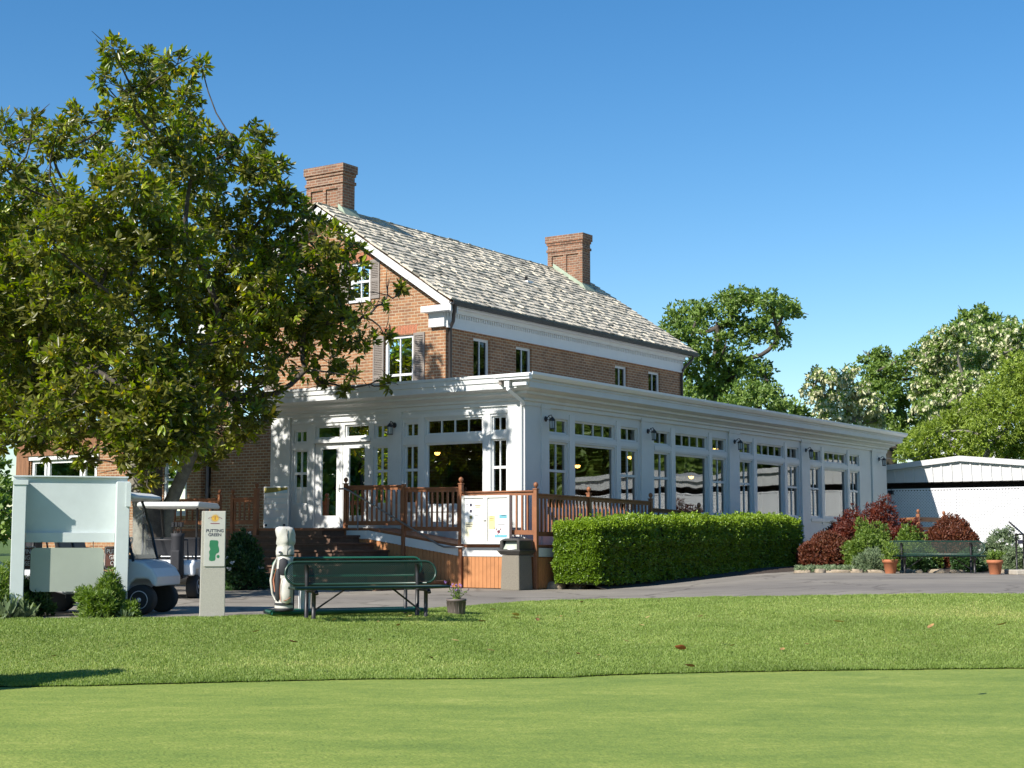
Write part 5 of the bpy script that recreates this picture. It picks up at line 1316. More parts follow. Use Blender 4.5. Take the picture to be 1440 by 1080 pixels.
# ------------------------------------------------------------------ vegetation
def blob_tree(name, label, base_px, D, blobs, leaf, k, ln, wd, dens, tr, fork_z, bark, spread=3.0, group=None, cat='tree', shell=.45, up=.5, twigs=2, sprd=(.7, 1.6), base_xy=None, jitter=.25, extra=None, seed=1, gap=0.0, minr=.012, tw_len=.35, dfun=None, dthin=None, sag=0):
    random.seed(seed); rg = np.random.default_rng(seed)
    b = at(base_px, 757, D=D) if base_xy is None else Vector((base_xy[0], base_xy[1], 0)); base = Vector((b.x, b.y, gxy(b.x, b.y) - .1))
    t = thing(name, label, cat, tuple(base), 0, group)
    nodes = []; Ls = []; Es = []
    for bl in blobs:
        if bl[0] == 'w': c = Vector(bl[1:4]); r = bl[4]; px, py = c.x * 40, c.z * 40
        else:
            px, py, r_ = bl[:3]
            o = bl[3] if len(bl) > 3 else (rg.uniform(-spread, spread) if dfun is None else dfun(px, py, rg)); d = D + o; c = at(px, py, D=d); r = r_ * d / FPX
        nodes.append(c)
        n = max(6, int(dens * (dthin(px, py) if dthin else 1) * r * r)); v = unit(rg.normal(size=(n, 3))); rad = rg.random(n) ** shell * r
        # break the ball into lumps so that its outline is uneven
        lump = .72 + .28 * np.sin(v[:, 0] * 4.3 + px) * np.sin(v[:, 1] * 3.9 + py) + .22 * np.sin(v[:, 2] * 6.1 + px * .7)
        C = np.array([c.x, c.y, c.z]) + v * (rad * (.62 + .5 * lump)).reshape(-1, 1) * np.array([1, 1, .88])
        if gap:
            keep = (np.sin(C[:, 0] * 2.1 + 1.3 * seed) + np.sin(C[:, 1] * 2.3) + np.sin(C[:, 2] * 2.6 + px)) > -1.5 + gap * 2
            C = C[keep]; v = v[keep]
        if len(C) == 0: continue
        A = unit(v * .8 + rg.normal(size=C.shape) * .45 + np.array([0, 0, up]))
        global RNG; sv = RNG; RNG = rg
        Ls.append(rosettes(C, A, k, ln, wd, sprd, jit=jitter, sag=sag, tint=(0, 1.0 if sag else .9)))
        if extra:
            m = rg.random(len(C)) < extra[1]; C2 = C[m] + A[m] * ln * .35
            if len(C2): Es.append(rosettes(C2 - np.array([0, 0, extra[3] * .3]), unit(A[m] * .3 + np.array([0, 0, -1.])), extra[4], extra[2], extra[3], (.1, .9), jit=.3))
        RNG = sv
    mb = MB(); fork = base + Vector((random.uniform(-.3, .3), random.uniform(-.3, .3), fork_z))
    skeleton(mb, base, fork, nodes, tr, twigs=twigs, minr=minr, tw_len=tw_len); mb.build('trunk', bark, t)
    leaf_mesh('crown', *cat_leaves(Ls), leaf, t, off=tuple(base))
    if Es: leaf_mesh('blossom', *cat_leaves(Es), extra[0], t, off=tuple(base))
    return t

mag_blobs = [(160, 70, 26), (205, 95, 40), (250, 90, 30), (283, 92, 16), (140, 110, 20), (190, 135, 45), (255, 140, 34), (215, 175, 52), (155, 165, 26), (235, 205, 48), (265, 170, 22),
    (8, 172, 20), (45, 168, 17), (15, 205, 18), (108, 165, 24), (80, 188, 34), (125, 205, 34), (70, 205, 26), (35, 185, 12),
    (290, 195, 26), (335, 200, 34), (365, 200, 30), (300, 225, 46), (350, 240, 46), (385, 235, 22), (270, 245, 50), (400, 275, 26), (380, 285, 44),
    (160, 240, 40), (195, 260, 60), (240, 300, 66), (150, 310, 52), (200, 350, 70), (300, 310, 62), (345, 330, 60),
    (10, 240, 36), (50, 265, 42), (95, 285, 30), (20, 305, 52), (-30, 300, 60), (70, 340, 56), (-10, 380, 66), (60, 410, 64), (120, 380, 62), (-40, 440, 70), (-60, 360, 70),
    (410, 325, 40), (445, 310, 26), (460, 345, 40), (430, 370, 50), (490, 350, 26), (505, 375, 16), (390, 400, 62), (300, 400, 70), (245, 420, 60), (470, 400, 44), (350, 440, 66),
    (510, 445, 26), (545, 415, 22), (530, 430, 15), (480, 450, 40), (430, 460, 44), (540, 470, 14), (455, 490, 34), (400, 500, 48), (505, 480, 24), (430, 430, 50),
    (180, 430, 58), (120, 460, 52), (30, 480, 60), (-20, 520, 60), (40, 540, 56), (100, 560, 58), (170, 545, 56), (90, 500, 40), (230, 530, 52), (290, 500, 54), (340, 510, 52), (320, 560, 52), (270, 575, 54), (370, 555, 30), (360, 590, 26),
    (200, 600, 52), (140, 600, 46), (60, 590, 40), (20, 590, 34), (10, 625, 12), (40, 612, 18), (100, 612, 26), (250, 620, 42), (310, 610, 40), (205, 640, 26), (208, 668, 14), (165, 632, 24), (345, 600, 34), (300, 640, 20), (180, 655, 16), (375, 570, 16),
    (225, 560, 46), (175, 600, 44), (190, 640, 34), (215, 650, 24), (225, 615, 36), (150, 575, 40), (250, 590, 34), (275, 610, 30), (140, 545, 46, .8), (100, 520, 50, 1.5), (60, 480, 55, .5), (180, 560, 42, 1.5), (40, 550, 46, 1.0), (220, 540, 46, 2.0), (262, 560, 40, 2.5), (5, 500, 50, 2.5), (90, 590, 36, 2.0), (310, 385, 50, 1.5), (345, 400, 46, 2.2), (290, 440, 50, 2.0), (330, 350, 46, 1.0), (375, 430, 40, 2.4), (280, 370, 44, .5), (400, 360, 36, 2.0), (440, 400, 34, 2.6), (395, 455, 36, 3.0), (130, 520, 50), (205, 500, 50), (255, 480, 42), (60, 625, 26), (120, 645, 22), (235, 600, 45), (200, 560, 50), (205, 678, 11), (285, 640, 22), (-90, 430, 90), (-90, 550, 80), (-60, 250, 70), (60, 450, 80), (150, 380, 70), (240, 350, 60), (120, 300, 60), (-30, 600, 60), (80, 510, 60), (-130, 340, 80), (20, 380, 70), (330, 470, 40), (300, 540, 40), (385, 520, 26),
    (470, 515, 14), (500, 530, 12), (520, 540, 11), (548, 538, 10), (430, 520, 16), (565, 405, 9), (455, 540, 9), (485, 545, 8)]
mag = blob_tree('magnolia_tree', 'huge glossy-leaved magnolia tree shading the left side of the house', 214, 33.2, mag_blobs, 'magnolia', 10, .182, .074, 128, .30, 4.6, 'barkdark', spread=2.6, twigs=4, tw_len=.24, shell=.42, sprd=(.35, 1.6), jitter=.30, sag=.42, seed=3, gap=.02, minr=.010, dthin=lambda px, py: .86 if px > 270 and py > 280 else .95, dfun=lambda px, py, g: g.uniform(.9, 3.2) if px > 400 else (g.uniform(-.2, 2.8) if px > 280 else (g.uniform(-2.8, -.7) if py > 475 and px > 80 else g.uniform(-3.6, 4.6))))
# forked second stem at the foot of the magnolia
b = at(203, 757, D=33.0); mb = MB(); mb.tube([(b.x, b.y, -.1), (b.x, b.y, .5), (b.x + .05, b.y + .15, 1.8), (b.x - .1, b.y + .3, 3.0), (b.x - .2, b.y + .4, 3.9), (b.x - .2, b.y + .45, 4.3)], [.3, .24, .2, .16, .09, .03], 12); mb.build('stem', 'barkpale', mag)
b = at(226, 757, D=33.4); mb = MB(); mb.tube([(b.x, b.y, -.1), (b.x, b.y, .5), (b.x + .1, b.y - .1, 1.8), (b.x + .4, b.y - .5, 3.0), (b.x + .45, b.y - .6, 3.8), (b.x + .5, b.y - .7, 4.2)], [.24, .19, .16, .13, .08, .03], 12); mb.build('stem', 'barkpale', mag)

rw = random.Random(9); _sb = []  # extra magnolia, added behind the big one to throw shade on the brick
for i in range(40):
    q = rw.random() ** .5; an = rw.random() * 6.28; x_, y_ = rd(-13.9 + 3.2 * q * math.cos(an), 40.6 + 2.2 * q * math.sin(an)); _sb.append(('w', x_, y_, rw.uniform(4.6, 9.6), rw.uniform(1.0, 1.5)))
blob_tree('magnolia_tree', 'second magnolia added behind the big one, mostly hidden, to shade the brick wall', 0, 0, _sb, 'magnolia', 7, .22, .09, 60, .25, 4.2, 'barkdark', base_xy=rd(-14.6, 40.8), sprd=(.5, 1.9), jitter=.38, seed=23, minr=.014)

oak = blob_tree('oak_tree', 'tall open-crowned green tree rising behind the house right of the far chimney', 1005, 78, [(945, 450, 24), (965, 445, 26), (985, 440, 24), (1020, 418, 18), (1035, 425, 28), (1058, 420, 20), (1085, 430, 28), (1105, 435, 22), (1122, 440, 11), (1010, 460, 32), (1050, 465, 30), (1080, 460, 28), (1095, 475, 20), (945, 475, 26), (975, 480, 30), (1000, 510, 34), (1045, 505, 32), (1070, 520, 26), (1085, 545, 18), (1100, 565, 14), (955, 520, 26), (965, 560, 30), (1010, 550, 30), (1055, 550, 28), (940, 560, 24), (1020, 488, 26), (1030, 530, 30), (990, 540, 26), (1040, 575, 28)],
    'oak', 6, .20, .12, 125, .5, 7, 'barkdark', spread=3, group='background trees', seed=5, gap=.14, minr=.03)
blob_tree('leafy_tree', 'rounded bright green tree in front of the tall one, just above the flat roof', 1055, 68, [(1045, 560, 28), (1075, 555, 26), (1020, 578, 24), (1095, 575, 22), (1060, 585, 30), (1030, 595, 26), (1110, 592, 16), (1085, 598, 24)], 'locust', 6, .17, .10, 150, .3, 3, 'barkdark', spread=2, group='background trees', seed=6, minr=.03)
blob_tree('dark_tree', 'small dark green tree tip between the round tree and the white-flowering one', 1122, 80, [(1118, 575, 14), (1132, 588, 14), (1110, 595, 14), (1128, 605, 18)], 'oak', 6, .25, .15, 100, .2, 4, 'barkdark', spread=1, group='background trees', seed=7, minr=.03)
blos = ('blossom', .45, .22, .13, 7)
blob_tree('flowering_tree', 'thin white-flowering tree above the far end of the flat roof', 1180, 82, [(1150, 528, 15), (1172, 532, 17), (1190, 530, 11), (1142, 550, 17), (1165, 556, 22), (1185, 565, 20), (1205, 575, 20), (1225, 570, 17), (1160, 582, 20), (1195, 592, 22), (1235, 588, 16), (1150, 600, 16), (1208, 545, 20), (1212, 560, 20), (1198, 522, 12), (1220, 590, 18)], 'locust', 6, .19, .10, 85, .3, 6, 'barkpale', spread=2, group='background trees', seed=8, extra=('blossom', .85, .24, .13, 7), minr=.03)
blob_tree('green_tree', 'deep green tree between the two white-flowering trees', 1255, 88, [(1222, 500, 18), (1240, 505, 20), (1262, 508, 22), (1285, 500, 14), (1230, 525, 24), (1260, 532, 28), (1290, 530, 22), (1238, 555, 26), (1270, 560, 30), (1250, 590, 30), (1290, 595, 30), (1225, 545, 16), (1265, 620, 28)], 'oak', 6, .21, .125, 130, .4, 6, 'barkdark', spread=3, group='background trees', seed=9, gap=.08, minr=.03)
blob_tree('flowering_tree', 'broad tree covered in cream blossom at the upper right', 1370, 84, [(1300, 490, 20), (1320, 482, 24), (1345, 472, 26), (1375, 470, 28), (1405, 472, 30), (1435, 468, 26), (1310, 515, 28), (1345, 508, 34), (1385, 505, 36), (1425, 505, 36), (1300, 545, 22), (1330, 545, 32), (1365, 540, 32), (1300, 575, 22), (1330, 570, 26), (1460, 490, 40)], 'locust', 6, .20, .11, 125, .4, 7, 'barkpale', spread=3, group='background trees', seed=10, extra=blos, minr=.03)
blob_tree('green_tree', 'dark tree top poking above the cream-blossomed tree', 1380, 97, [(1360, 448, 15), (1378, 442, 15), (1398, 450, 12), (1350, 462, 14), (1380, 462, 22), (1405, 462, 16)], 'oak', 6, .28, .16, 85, .3, 9, 'barkdark', spread=1.5, group='background trees', seed=11, minr=.03)
blob_tree('weeping_tree', 'feathery yellow-green tree behind the lattice shed', 1400, 72, [(1440, 525, 40), (1415, 545, 34), (1450, 560, 50), (1390, 570, 34), (1420, 590, 40), (1360, 590, 30), (1335, 600, 28), (1375, 610, 24), (1310, 612, 28), (1290, 625, 26), (1340, 630, 30), (1400, 620, 20), (1375, 640, 26), (1420, 640, 36), (1445, 620, 40), (1310, 640, 26), (1275, 640, 20), (1480, 560, 60)], 'willow', 8, .19, .06, 210, .35, 4, 'barkpale', spread=2.5, group='background trees', seed=12, up=-.1, sprd=(.2, 1.3), twigs=4, minr=.025)
blob_tree('green_tree', 'distant dark tree at the left edge behind the brick wing', -20, 75, [(-10, 660, 24), (5, 690, 22), (-40, 640, 40), (2, 720, 26), (-30, 700, 40), (8, 745, 22), (-14, 745, 26)], 'oak', 6, .28, .16, 90, .4, 4, 'barkdark', spread=3, group='background trees', seed=13, minr=.03)
# trees out of frame that the window panes mirror: bushy to the ground
_wb = []
rw = random.Random(4)
for i in range(26):
    an = rw.random() * 6.28; z = rw.uniform(.8, 9.5); q = (3.2 if z < 6 else 2.2) * rw.random() ** .5; _wb.append(('w', -9 + q * math.cos(an), -31 + q * math.sin(an), z, rw.uniform(1.1, 1.7)))
wt = blob_tree('bushy_tree', 'dense bushy tree across the path, mirrored in the long row of windows', 0, 0, _wb, 'oak', 6, .42, .26, 26, .35, 3.5, 'barkdark', base_xy=(-9, -31), group='trees mirrored in the long windows', seed=15, minr=.03)
for i, (x, y, s) in enumerate(((-3.5, -33, 1.0), (2, -31, .9), (-15, -33, 1.1), (8, -34, 1.1), (14, -32, .95), (20, -33, 1.1), (27, -31, 1.0), (-21, -36, 1.2), (33, -26, 1.1), (38, -18, 1.1), (46, -24, 1.3), (53, -29, 1.3), (60, -34, 1.3), (70, -37, 1.4), (46, -12, 1.1), (54, -17, 1.2), (64, -24, 1.3), (75, -28, 1.4), (82, -38, 1.5))):
    copy_thing(wt, (x, y, -.1), i * 1.3, None, (s, s, s * .95))
for i, (x, y, s) in enumerate(((-20, 21, 1.0), (-25, 25, 1.1), (-30, 28, 1.0), (-35, 33, 1.2), (-41, 36, 1.1), (-29, 21, 1.0), (-36, 25, 1.1), (-43, 29, 1.1), (-50, 34, 1.2), (-46, 41, 1.1), (-24, 31, 1.1), (-38, 17, 1.1), (-12, 39, 1.1), (-19, 46, 1.2), (-27, 55, 1.3), (-5, 40, 1.0))):
    copy_thing(wt, (x, y, -.1), i * 1.7 + .4, 'dense bushy tree beyond the left edge, mirrored in the front windows', (s, s, s * .95))['group'] = 'trees mirrored in the front windows'

for i in range(16):
    r_ = (-42 - 8.5 * i) if i < 8 else (42 + 8.5 * (i - 8)); x, y = rd(r_, 108 + (i * 37 % 11)); q = .9 + (i * 53 % 7) * .05
    copy_thing(wt, (x, y, -.3), i * 2.1, 'dark bushy tree in the distant row beyond the clubhouse grounds', (q, q, q))['group'] = 'distant row of trees'
# clipped hedge
hx0, hx1, hy0, hy1 = -.86, 10.55, -2.5, -1.32
t = thing('hedge', 'clipped bright green box-shaped hedge along the long white wing', 'hedge', (5, -1.9, .02))
rg = np.random.default_rng(21)
def htop(x): return 1.50 + .10 * (x / 10.5) + .03 * np.sin(x * 1.7) + .02 * np.sin(x * 4.1 + 1) + .055 * np.exp(-((x - 2.2) / 1.2) ** 2)
def hb(x, a): return .03 * np.sin(x * 2.3 + a) + .025 * np.sin(x * 5.1 + a * 2)
nT, nE, nF, nB = 7200, 2600, 7500, 1200
def rnd(p, q):   # rounded shoulders
    return p, q
pts = []; nrm = []
x = rg.uniform(hx0, hx1, nT); y = rg.uniform(hy0, hy1, nT); ed = np.minimum(np.minimum(y - hy0, hy1 - y), np.minimum(x - hx0, hx1 - x)); z = htop(x) - .16 * np.exp(-ed / .09) + rg.normal(size=nT) * .022
pts.append(np.stack([x, y, z], 1)); nrm.append(np.tile([0, 0, 1.], (nT, 1)))
y = rg.uniform(hy0, hy1, nE); z = rg.uniform(.18, 1.5, nE); x = hx0 + hb(z * 3, 1) + .16 * np.exp(-np.minimum(y - hy0, hy1 - y) / .12) + .10 * np.exp(-(1.5 - z) / .1) + .18 * np.clip(.5 - z, 0, 1) + rg.normal(size=nE) * .025
pts.append(np.stack([x, y, z], 1)); nrm.append(np.tile([-1., 0, 0], (nE, 1)))
x = rg.uniform(hx0, hx1, nF); z = rg.uniform(.12, 1.52, nF); y = hy0 + hb(x, 2) * .8 + hb(z * 3, 4) + .12 * np.exp(-np.minimum(x - hx0, hx1 - x) / .12) + .10 * np.exp(-(1.52 - z) / .1) + rg.normal(size=nF) * .03
pts.append(np.stack([x, y, z], 1)); nrm.append(np.tile([0, -1., 0], (nF, 1)))
y = rg.uniform(hy0, hy1, nB); z = rg.uniform(.12, 1.55, nB); x = hx1 - .1 * np.exp(-(1.55 - z) / .1) + rg.normal(size=nB) * .03
pts.append(np.stack([x, y, z], 1)); nrm.append(np.tile([1., 0, 0], (nB, 1)))
ns = 260; x = rg.uniform(hx0, hx1, ns); y = rg.uniform(hy0, hy1, ns); pts.append(np.stack([x, y, htop(x) + rg.random(ns) ** 2 * .13], 1)); nrm.append(np.tile([0, 0, 1.], (ns, 1)))
C = np.concatenate(pts); A = unit(np.concatenate(nrm) + rg.normal(size=C.shape) * .45 + np.array([0, 0, .25]))
zg = np.array([gxy(a, b) for a, b in C[::40, :2]]); C[:, 2] += np.interp(C[:, 0], [-.4, 3, 10.6], [gxy(-.4, -2), gxy(3, -2), gxy(10.6, -2) * .55])
hedge_lv = rosettes(C, A, 5, .062, .036, (.5, 1.5))
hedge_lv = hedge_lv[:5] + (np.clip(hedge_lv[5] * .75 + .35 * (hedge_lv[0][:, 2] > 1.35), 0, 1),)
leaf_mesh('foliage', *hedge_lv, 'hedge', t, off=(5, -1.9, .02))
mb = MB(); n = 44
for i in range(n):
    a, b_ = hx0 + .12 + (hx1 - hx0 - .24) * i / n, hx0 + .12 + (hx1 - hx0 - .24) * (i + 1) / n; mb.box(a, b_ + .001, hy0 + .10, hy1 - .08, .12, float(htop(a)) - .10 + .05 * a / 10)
mb.build('twigs', M('hedge_dark_core', (.022, .030, .010), .95, .5, 12, .8, 20), t)  # solid box inside the leaves, blocks light; its dark colour stands for inner shade
mb = MB()
for i in range(12): xx = hx0 + .3 + i * .9; mb.tube([(xx, -1.9 + .2 * math.sin(i * 2.1), 0), (xx + .05, -1.9 + .2 * math.sin(i * 2.1), .4)], .03, 6)
mb.build('stem', 'barkdark', t)

def shrub(name, label, c, rad, leaf, n, k, ln, wd, cat='shrub', group=None, sprd=(.3, 1.3), up=.6, core='shrubcore', shell=.25, flowers=None, noise=.16, seed=1, flat=0.0):
    """c = ground point of the shrub, rad = half sizes; rounded mass of many small leaves on stems"""
    rg = np.random.default_rng(seed); random.seed(seed); c = Vector(c)
    t = thing(name, label, cat, tuple(c), 0, group)
    v = unit(rg.normal(size=(n, 3))); v[:, 2] = np.abs(v[:, 2]) * 1.0 - .25 * (rg.random(n) < .3); v = unit(v)
    r = rg.random(n) ** shell * (1 + noise * (np.sin(v[:, 0] * 5 + seed) * np.sin(v[:, 1] * 4.3 + seed * 2) + .7 * np.sin(v[:, 2] * 7 + v[:, 0] * 3)))
    C = v * r.reshape(-1, 1) * np.array(rad) * np.array([1, 1, 1.0]); C[:, 2] = np.maximum(C[:, 2] + rad[2] * .18, .02) * .86
    A = unit(v * .7 + rg.normal(size=C.shape) * .4 + np.array([0, 0, up]))
    global RNG; sv = RNG; RNG = rg
    lv = rosettes(C, A, k, ln, wd, sprd); leaf_mesh('foliage', *lv, leaf, t)
    if flowers:
        m = np.nonzero(r > .9)[0]; m = m[rg.random(len(m)) < flowers[1]]; C2 = C[m] + A[m] * ln * .9
        leaf_mesh('flower', *rosettes(C2, A[m], 5, flowers[2], flowers[2] * .9, (1.0, 1.5)), flowers[0], t)
    RNG = sv
    mb = MB()
    for i in range(14):
        a = random.random() * 6.28; q = random.uniform(.2, .75); e = Vector((rad[0] * q * math.cos(a), rad[1] * q * math.sin(a), rad[2] * random.uniform(.5, .85)))
        mb.tube([(e.x * .15, e.y * .15, -.05), e * .55 + Vector((0, 0, .1 * rad[2])), e], [.016, .012, .006], 5)
    s = mb.build('stem', 'barkdark', None); s.parent = t
    if core:  # added solid mass for opacity, dark colour imitates the shade between the leaves
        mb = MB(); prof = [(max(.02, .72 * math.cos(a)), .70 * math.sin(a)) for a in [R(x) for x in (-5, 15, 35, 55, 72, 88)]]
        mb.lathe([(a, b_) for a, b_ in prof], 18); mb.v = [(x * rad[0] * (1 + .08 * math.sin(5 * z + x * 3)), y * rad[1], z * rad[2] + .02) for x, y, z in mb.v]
        s = mb.build('dark_core', MAT[core], None); s.parent = t
    return t
MAT['shrubcore'] = M('shrub_dark_core', (.028, .03, .012), .95, .5, 12, .8, 20); MAT['redcore'] = M('red_shrub_dark_core', (.045, .012, .010), .95, .5, 12, .8, 20)  # dark colours of the solid cores, standing in for shade inside the shrubs
def gp(px, D): return gpt(px, D)
shrub('barberry', 'rounded dark red barberry shrub beside the right end of the hedge', gp(1162, 42.5), (.86, .8, 1.02), 'barberry', 3400, 5, .075, .030, group='red barberry shrubs', core='redcore', noise=.07, seed=31)
shrub('barberry', 'broad dark red barberry shrub behind the right half of the far bench', gp(1338, 42.5), (1.1, .9, 1.38), 'barberry', 4600, 5, .085, .030, group='red barberry shrubs', core='redcore', noise=.09, seed=32)
shrub('japanese_maple', 'low spreading crimson maple at the end of the white wing', gp(1232, 46.5), (.95, 1.0, 1.72), 'maple', 3600, 6, .10, .03, sprd=(.7, 1.7), up=.1, core='redcore', seed=33, noise=.3)
shrub('japanese_maple', 'small shaded crimson maple left of the spreading one, against the wall', gp(1190, 47.5), (.75, .7, 1.45), 'maple', 2200, 6, .10, .03, sprd=(.7, 1.7), up=.1, core='redcore', seed=34, noise=.3)
shrub('japanese_maple', 'bright crimson low shrub between the maple and the barberry behind the bench', gp(1275, 44.0), (.6, .6, 1.30), 'maple', 1800, 6, .09, .03, sprd=(.5, 1.6), up=.2, core='redcore', seed=35, noise=.25)
shrub('green_shrub', 'loose yellow-green shrub between the two red barberries', gp(1222, 41.3), (.95, .6, 1.18), 'shrub', 2400, 6, .085, .026, seed=36, noise=.25)
shrub('green_shrub', 'yellow-green shrub mass right behind the left half of the far bench', gp(1278, 41.0), (.85, .6, 1.05), 'shrub', 2100, 6, .085, .026, seed=37, noise=.25)
shrub('green_shrub', 'dark leafy low shrub under the far bench, between its legs', gp(1290, 39.8), (.55, .35, .5), 'shrubdark', 900, 6, .085, .035, seed=38)
shrub('green_shrub', 'dark green low shrub below the right end of the far bench', gp(1360, 39.9), (.6, .35, .55), 'shrubdark', 900, 6, .085, .035, seed=39)
shrub('green_shrub', 'low grey-green perennial left of the left terracotta pot', gp(1225, 39.8), (.5, .4, .55), 'greygreen', 900, 6, .085, .02, seed=40)
shrub('flowering_shrub', 'pale green shrub with white flowers right of the far bench', gp(1408, 40.5), (.62, .55, 1.05), 'greygreen', 1500, 6, .085, .03, seed=41, flowers=('petal_white', .25, .035), core=None)
shrub('flowering_shrub', 'grey green bushy plant beside the black step railing', gp(1425, 39.2), (.4, .4, .62), 'greygreen', 900, 6, .07, .025, seed=42, flowers=('petal_white', .05, .03), core=None)
shrub('green_shrub', 'dark shaded shrub beside the left foot of the deck stairs', gp(338, 34.4), (.55, .5, 1.15), 'shrubdark', 1500, 6, .09, .04, seed=43, flowers=('petal_white', .02, .06))
shrub('foliage_plant', 'bushy yellow-green plant at the left foot of the white sign stand', gp(4, 22.45), (.42, .35, .62), 'shrub', 1400, 6, .075, .016, seed=44, core=None, noise=.3)
shrub('foliage_plant', 'feathery green plant at the right foot of the white sign stand', gp(149, 22.3), (.33, .3, .50), 'shrub', 1500, 6, .075, .016, seed=45, core=None, noise=.3)
shrub('foliage_plant', 'dark leafy plant at the wheel behind the left sign post', gp(50, 22.75), (.28, .25, .60), 'shrubdark', 700, 6, .08, .03, seed=46, core=None, noise=.3)
shrub('foliage_plant', 'small green tuft between the right sign post and the cart wheel', gp(186, 22.2), (.10, .10, .16), 'shrub', 420, 6, .075, .018, seed=47, core=None, noise=.3)
shrub('foliage_plant', 'low dull bush standing before the front cart, right of the brown sign', gp(160, 22.6), (.18, .2, .45), 'shrubdark', 500, 6, .07, .02, seed=48, core=None, noise=.3)
for lab, px_, D_, s in (('broad-leaved hosta in front of the left sign post', 18, 22.2, 1.0), ('broad-leaved hosta at the right edge of the left planting', 36, 22.25, .8), ('small hosta at the right end of the planting by the cart wheel', 180, 22.1, .5)):
    p = gp(px_, D_); t = thing('hosta', lab, 'plant', p, 0, 'hostas at the sign stand', world=False)
    m = 9; C = np.stack([RNG.normal(size=m) * .06, RNG.normal(size=m) * .06, np.full(m, .02)], 1); leaf_mesh('leaf', *rosettes(C, unit(RNG.normal(size=(m, 3)) * .25 + [0, 0, 1]), 6, .26 * s, .085 * s, (.3, 1.0)), 'greygreen', t)
# out of frame bush whose shadow falls on the lawn at lower left
shrub('round_bush', 'bush beyond the left edge of the picture that throws the long shadow onto the lawn', rd(-6.05, 15.9) + (gz(-6.05, 15.9),), (.5, .45, 1.5), 'shrubdark', 1500, 6, .09, .04, seed=49)

# ground cover and edging stones
rg = np.random.default_rng(9)
def cover(name, label, pts_n, region, leaf, k, ln, wd, cat, h):
    C = []
    for _ in range(pts_n):
        px_, D_ = region(); p = gpt(px_, D_); C.append((p[0], p[1], p[2] + .03 + rg.random() * h))
    C = np.array(C); A = unit(rg.normal(size=C.shape) * .5 + [0, 0, 1]); o = leaf_mesh(name, *rosettes(C, A, k, ln, wd, (.4, 1.3)), leaf, None); tag(o, label, cat, kind='stuff')
cover('ground_cover', 'pale low ground cover in front of the red barberry', 900, lambda: (rg.uniform(1118, 1225), rg.uniform(39.3, 41.0)), 'greygreen', 5, .07, .03, 'ground cover', .10)
cover('ivy', 'dark creeping ground cover at the foot of the hedge', 700, lambda: ((lambda u: (835 + u * 280, 35.4 + u * 8.6 + rg.uniform(-.2, .3)))(rg.random())), 'shrubdark', 5, .08, .05, 'ground cover', .08)
def stone(label, p, s, mat='rock', group='field stones edging the planting bed', seed=1):
    rr = random.Random(seed); bm = bmesh_ico(s, rr); 
    me = bpy.data.meshes.new('edging_stone'); bm.to_mesh(me); bm.free(); me.materials.append(MAT[mat]); 
    for q in me.polygons: q.use_smooth = True
    o = bpy.data.objects.new('edging_stone', me); COL.objects.link(o); o.location = p; o.rotation_euler = (0, 0, rr.random() * 6); return tag(o, label, 'stone', group)
import bmesh
def bmesh_ico(s, rr):
    bm = bmesh.new(); bmesh.ops.create_icosphere(bm, subdivisions=3, radius=1); ph = [rr.random() * 6 for _ in range(5)]
    for v in bm.verts:
        c = v.co; f = 1 + .14 * math.sin(3 * c.x + ph[0]) + .12 * math.sin(4 * c.y + ph[1]) * math.cos(3 * c.z + ph[2]) + .07 * math.sin(9 * c.x + 7 * c.y + ph[3])
        z = c.z; c = c * f; c.z = max(-.3, min(c.z, .62 + .1 * c.x)); v.co = Vector((c.x * s[0], c.y * s[1], c.z * s[2]))
    return bm
stone('tan boulder in front of the left end of the hedge', gp(782, 34.9), (.26, .2, .26), seed=1)
stone('flat dark stone beside the tan boulder at the hedge foot', gp(808, 35.2), (.34, .2, .16), seed=2)
edl = ['edging stone below the red barberry near the hedge', 'edging stone, second along the bed from the hedge', 'edging stone below the ground cover', 'edging stone below the middle of the ground cover', 'edging stone just before the left terracotta pot', 'edging stone just right of the left terracotta pot', 'edging stone under the left leg of the far bench', 'edging stone under the middle of the far bench', 'edging stone under the right half of the far bench', 'edging stone at the foot of the right terracotta pot']
for i, (lab, px_) in enumerate(zip(edl, (1128, 1152, 1178, 1202, 1228, 1272, 1288, 1318, 1345, 1414))): stone(lab, gp(px_, 39.2 + (.2 if px_ < 1250 else -.1)), (.22 + .08 * (i % 3), .14, .13 + .03 * (i % 2)), seed=10 + i)

# rough grass blades
rg = np.random.default_rng(77)
NB = 390000
d = rg.uniform(15.0, 31.5, int(NB * 2.3)); r = rg.uniform(-1, 1, len(d)) * (d * .345 + 2.2)
er = np.array(_edge); ar_ = np.array(_asph)
de = np.interp(r, er[:, 0], er[:, 1]); da = np.interp(r, ar_[:, 0], ar_[:, 1])
m = (d > de - .01) & (d < da + .04 + .05 * np.sin(r * 9)); d, r, de, da = d[m], r[m], de[m], da[m]
# a thicker fringe along the green's edge and along the path
n2 = 16000; r2 = rg.uniform(-7, 7, n2); de2 = np.interp(r2, er[:, 0], er[:, 1]); d2 = de2 - .05 + .04 * np.sin(r2 * 13) * np.sin(r2 * 5.3 + 1) + rg.random(n2) ** 1.6 * .34
n3 = 14000; r3 = rg.uniform(-9, 9.5, n3); da3 = np.interp(r3, ar_[:, 0], ar_[:, 1]); d3 = da3 + .07 * np.sin(r3 * 9) + .05 * np.sin(r3 * 23) - rg.random(n3) ** 2 * .30
R_ = np.concatenate([r, r2, r3]); D_ = np.concatenate([d, d2, d3])
de = np.interp(R_, er[:, 0], er[:, 1]); da = np.interp(R_, ar_[:, 0], ar_[:, 1]); tt = np.clip((D_ - de) / (da - de), 0, 1); s_ = np.clip((R_ - 1) / 7, 0, 1); za = .27 * s_ * s_ * (3 - 2 * s_)
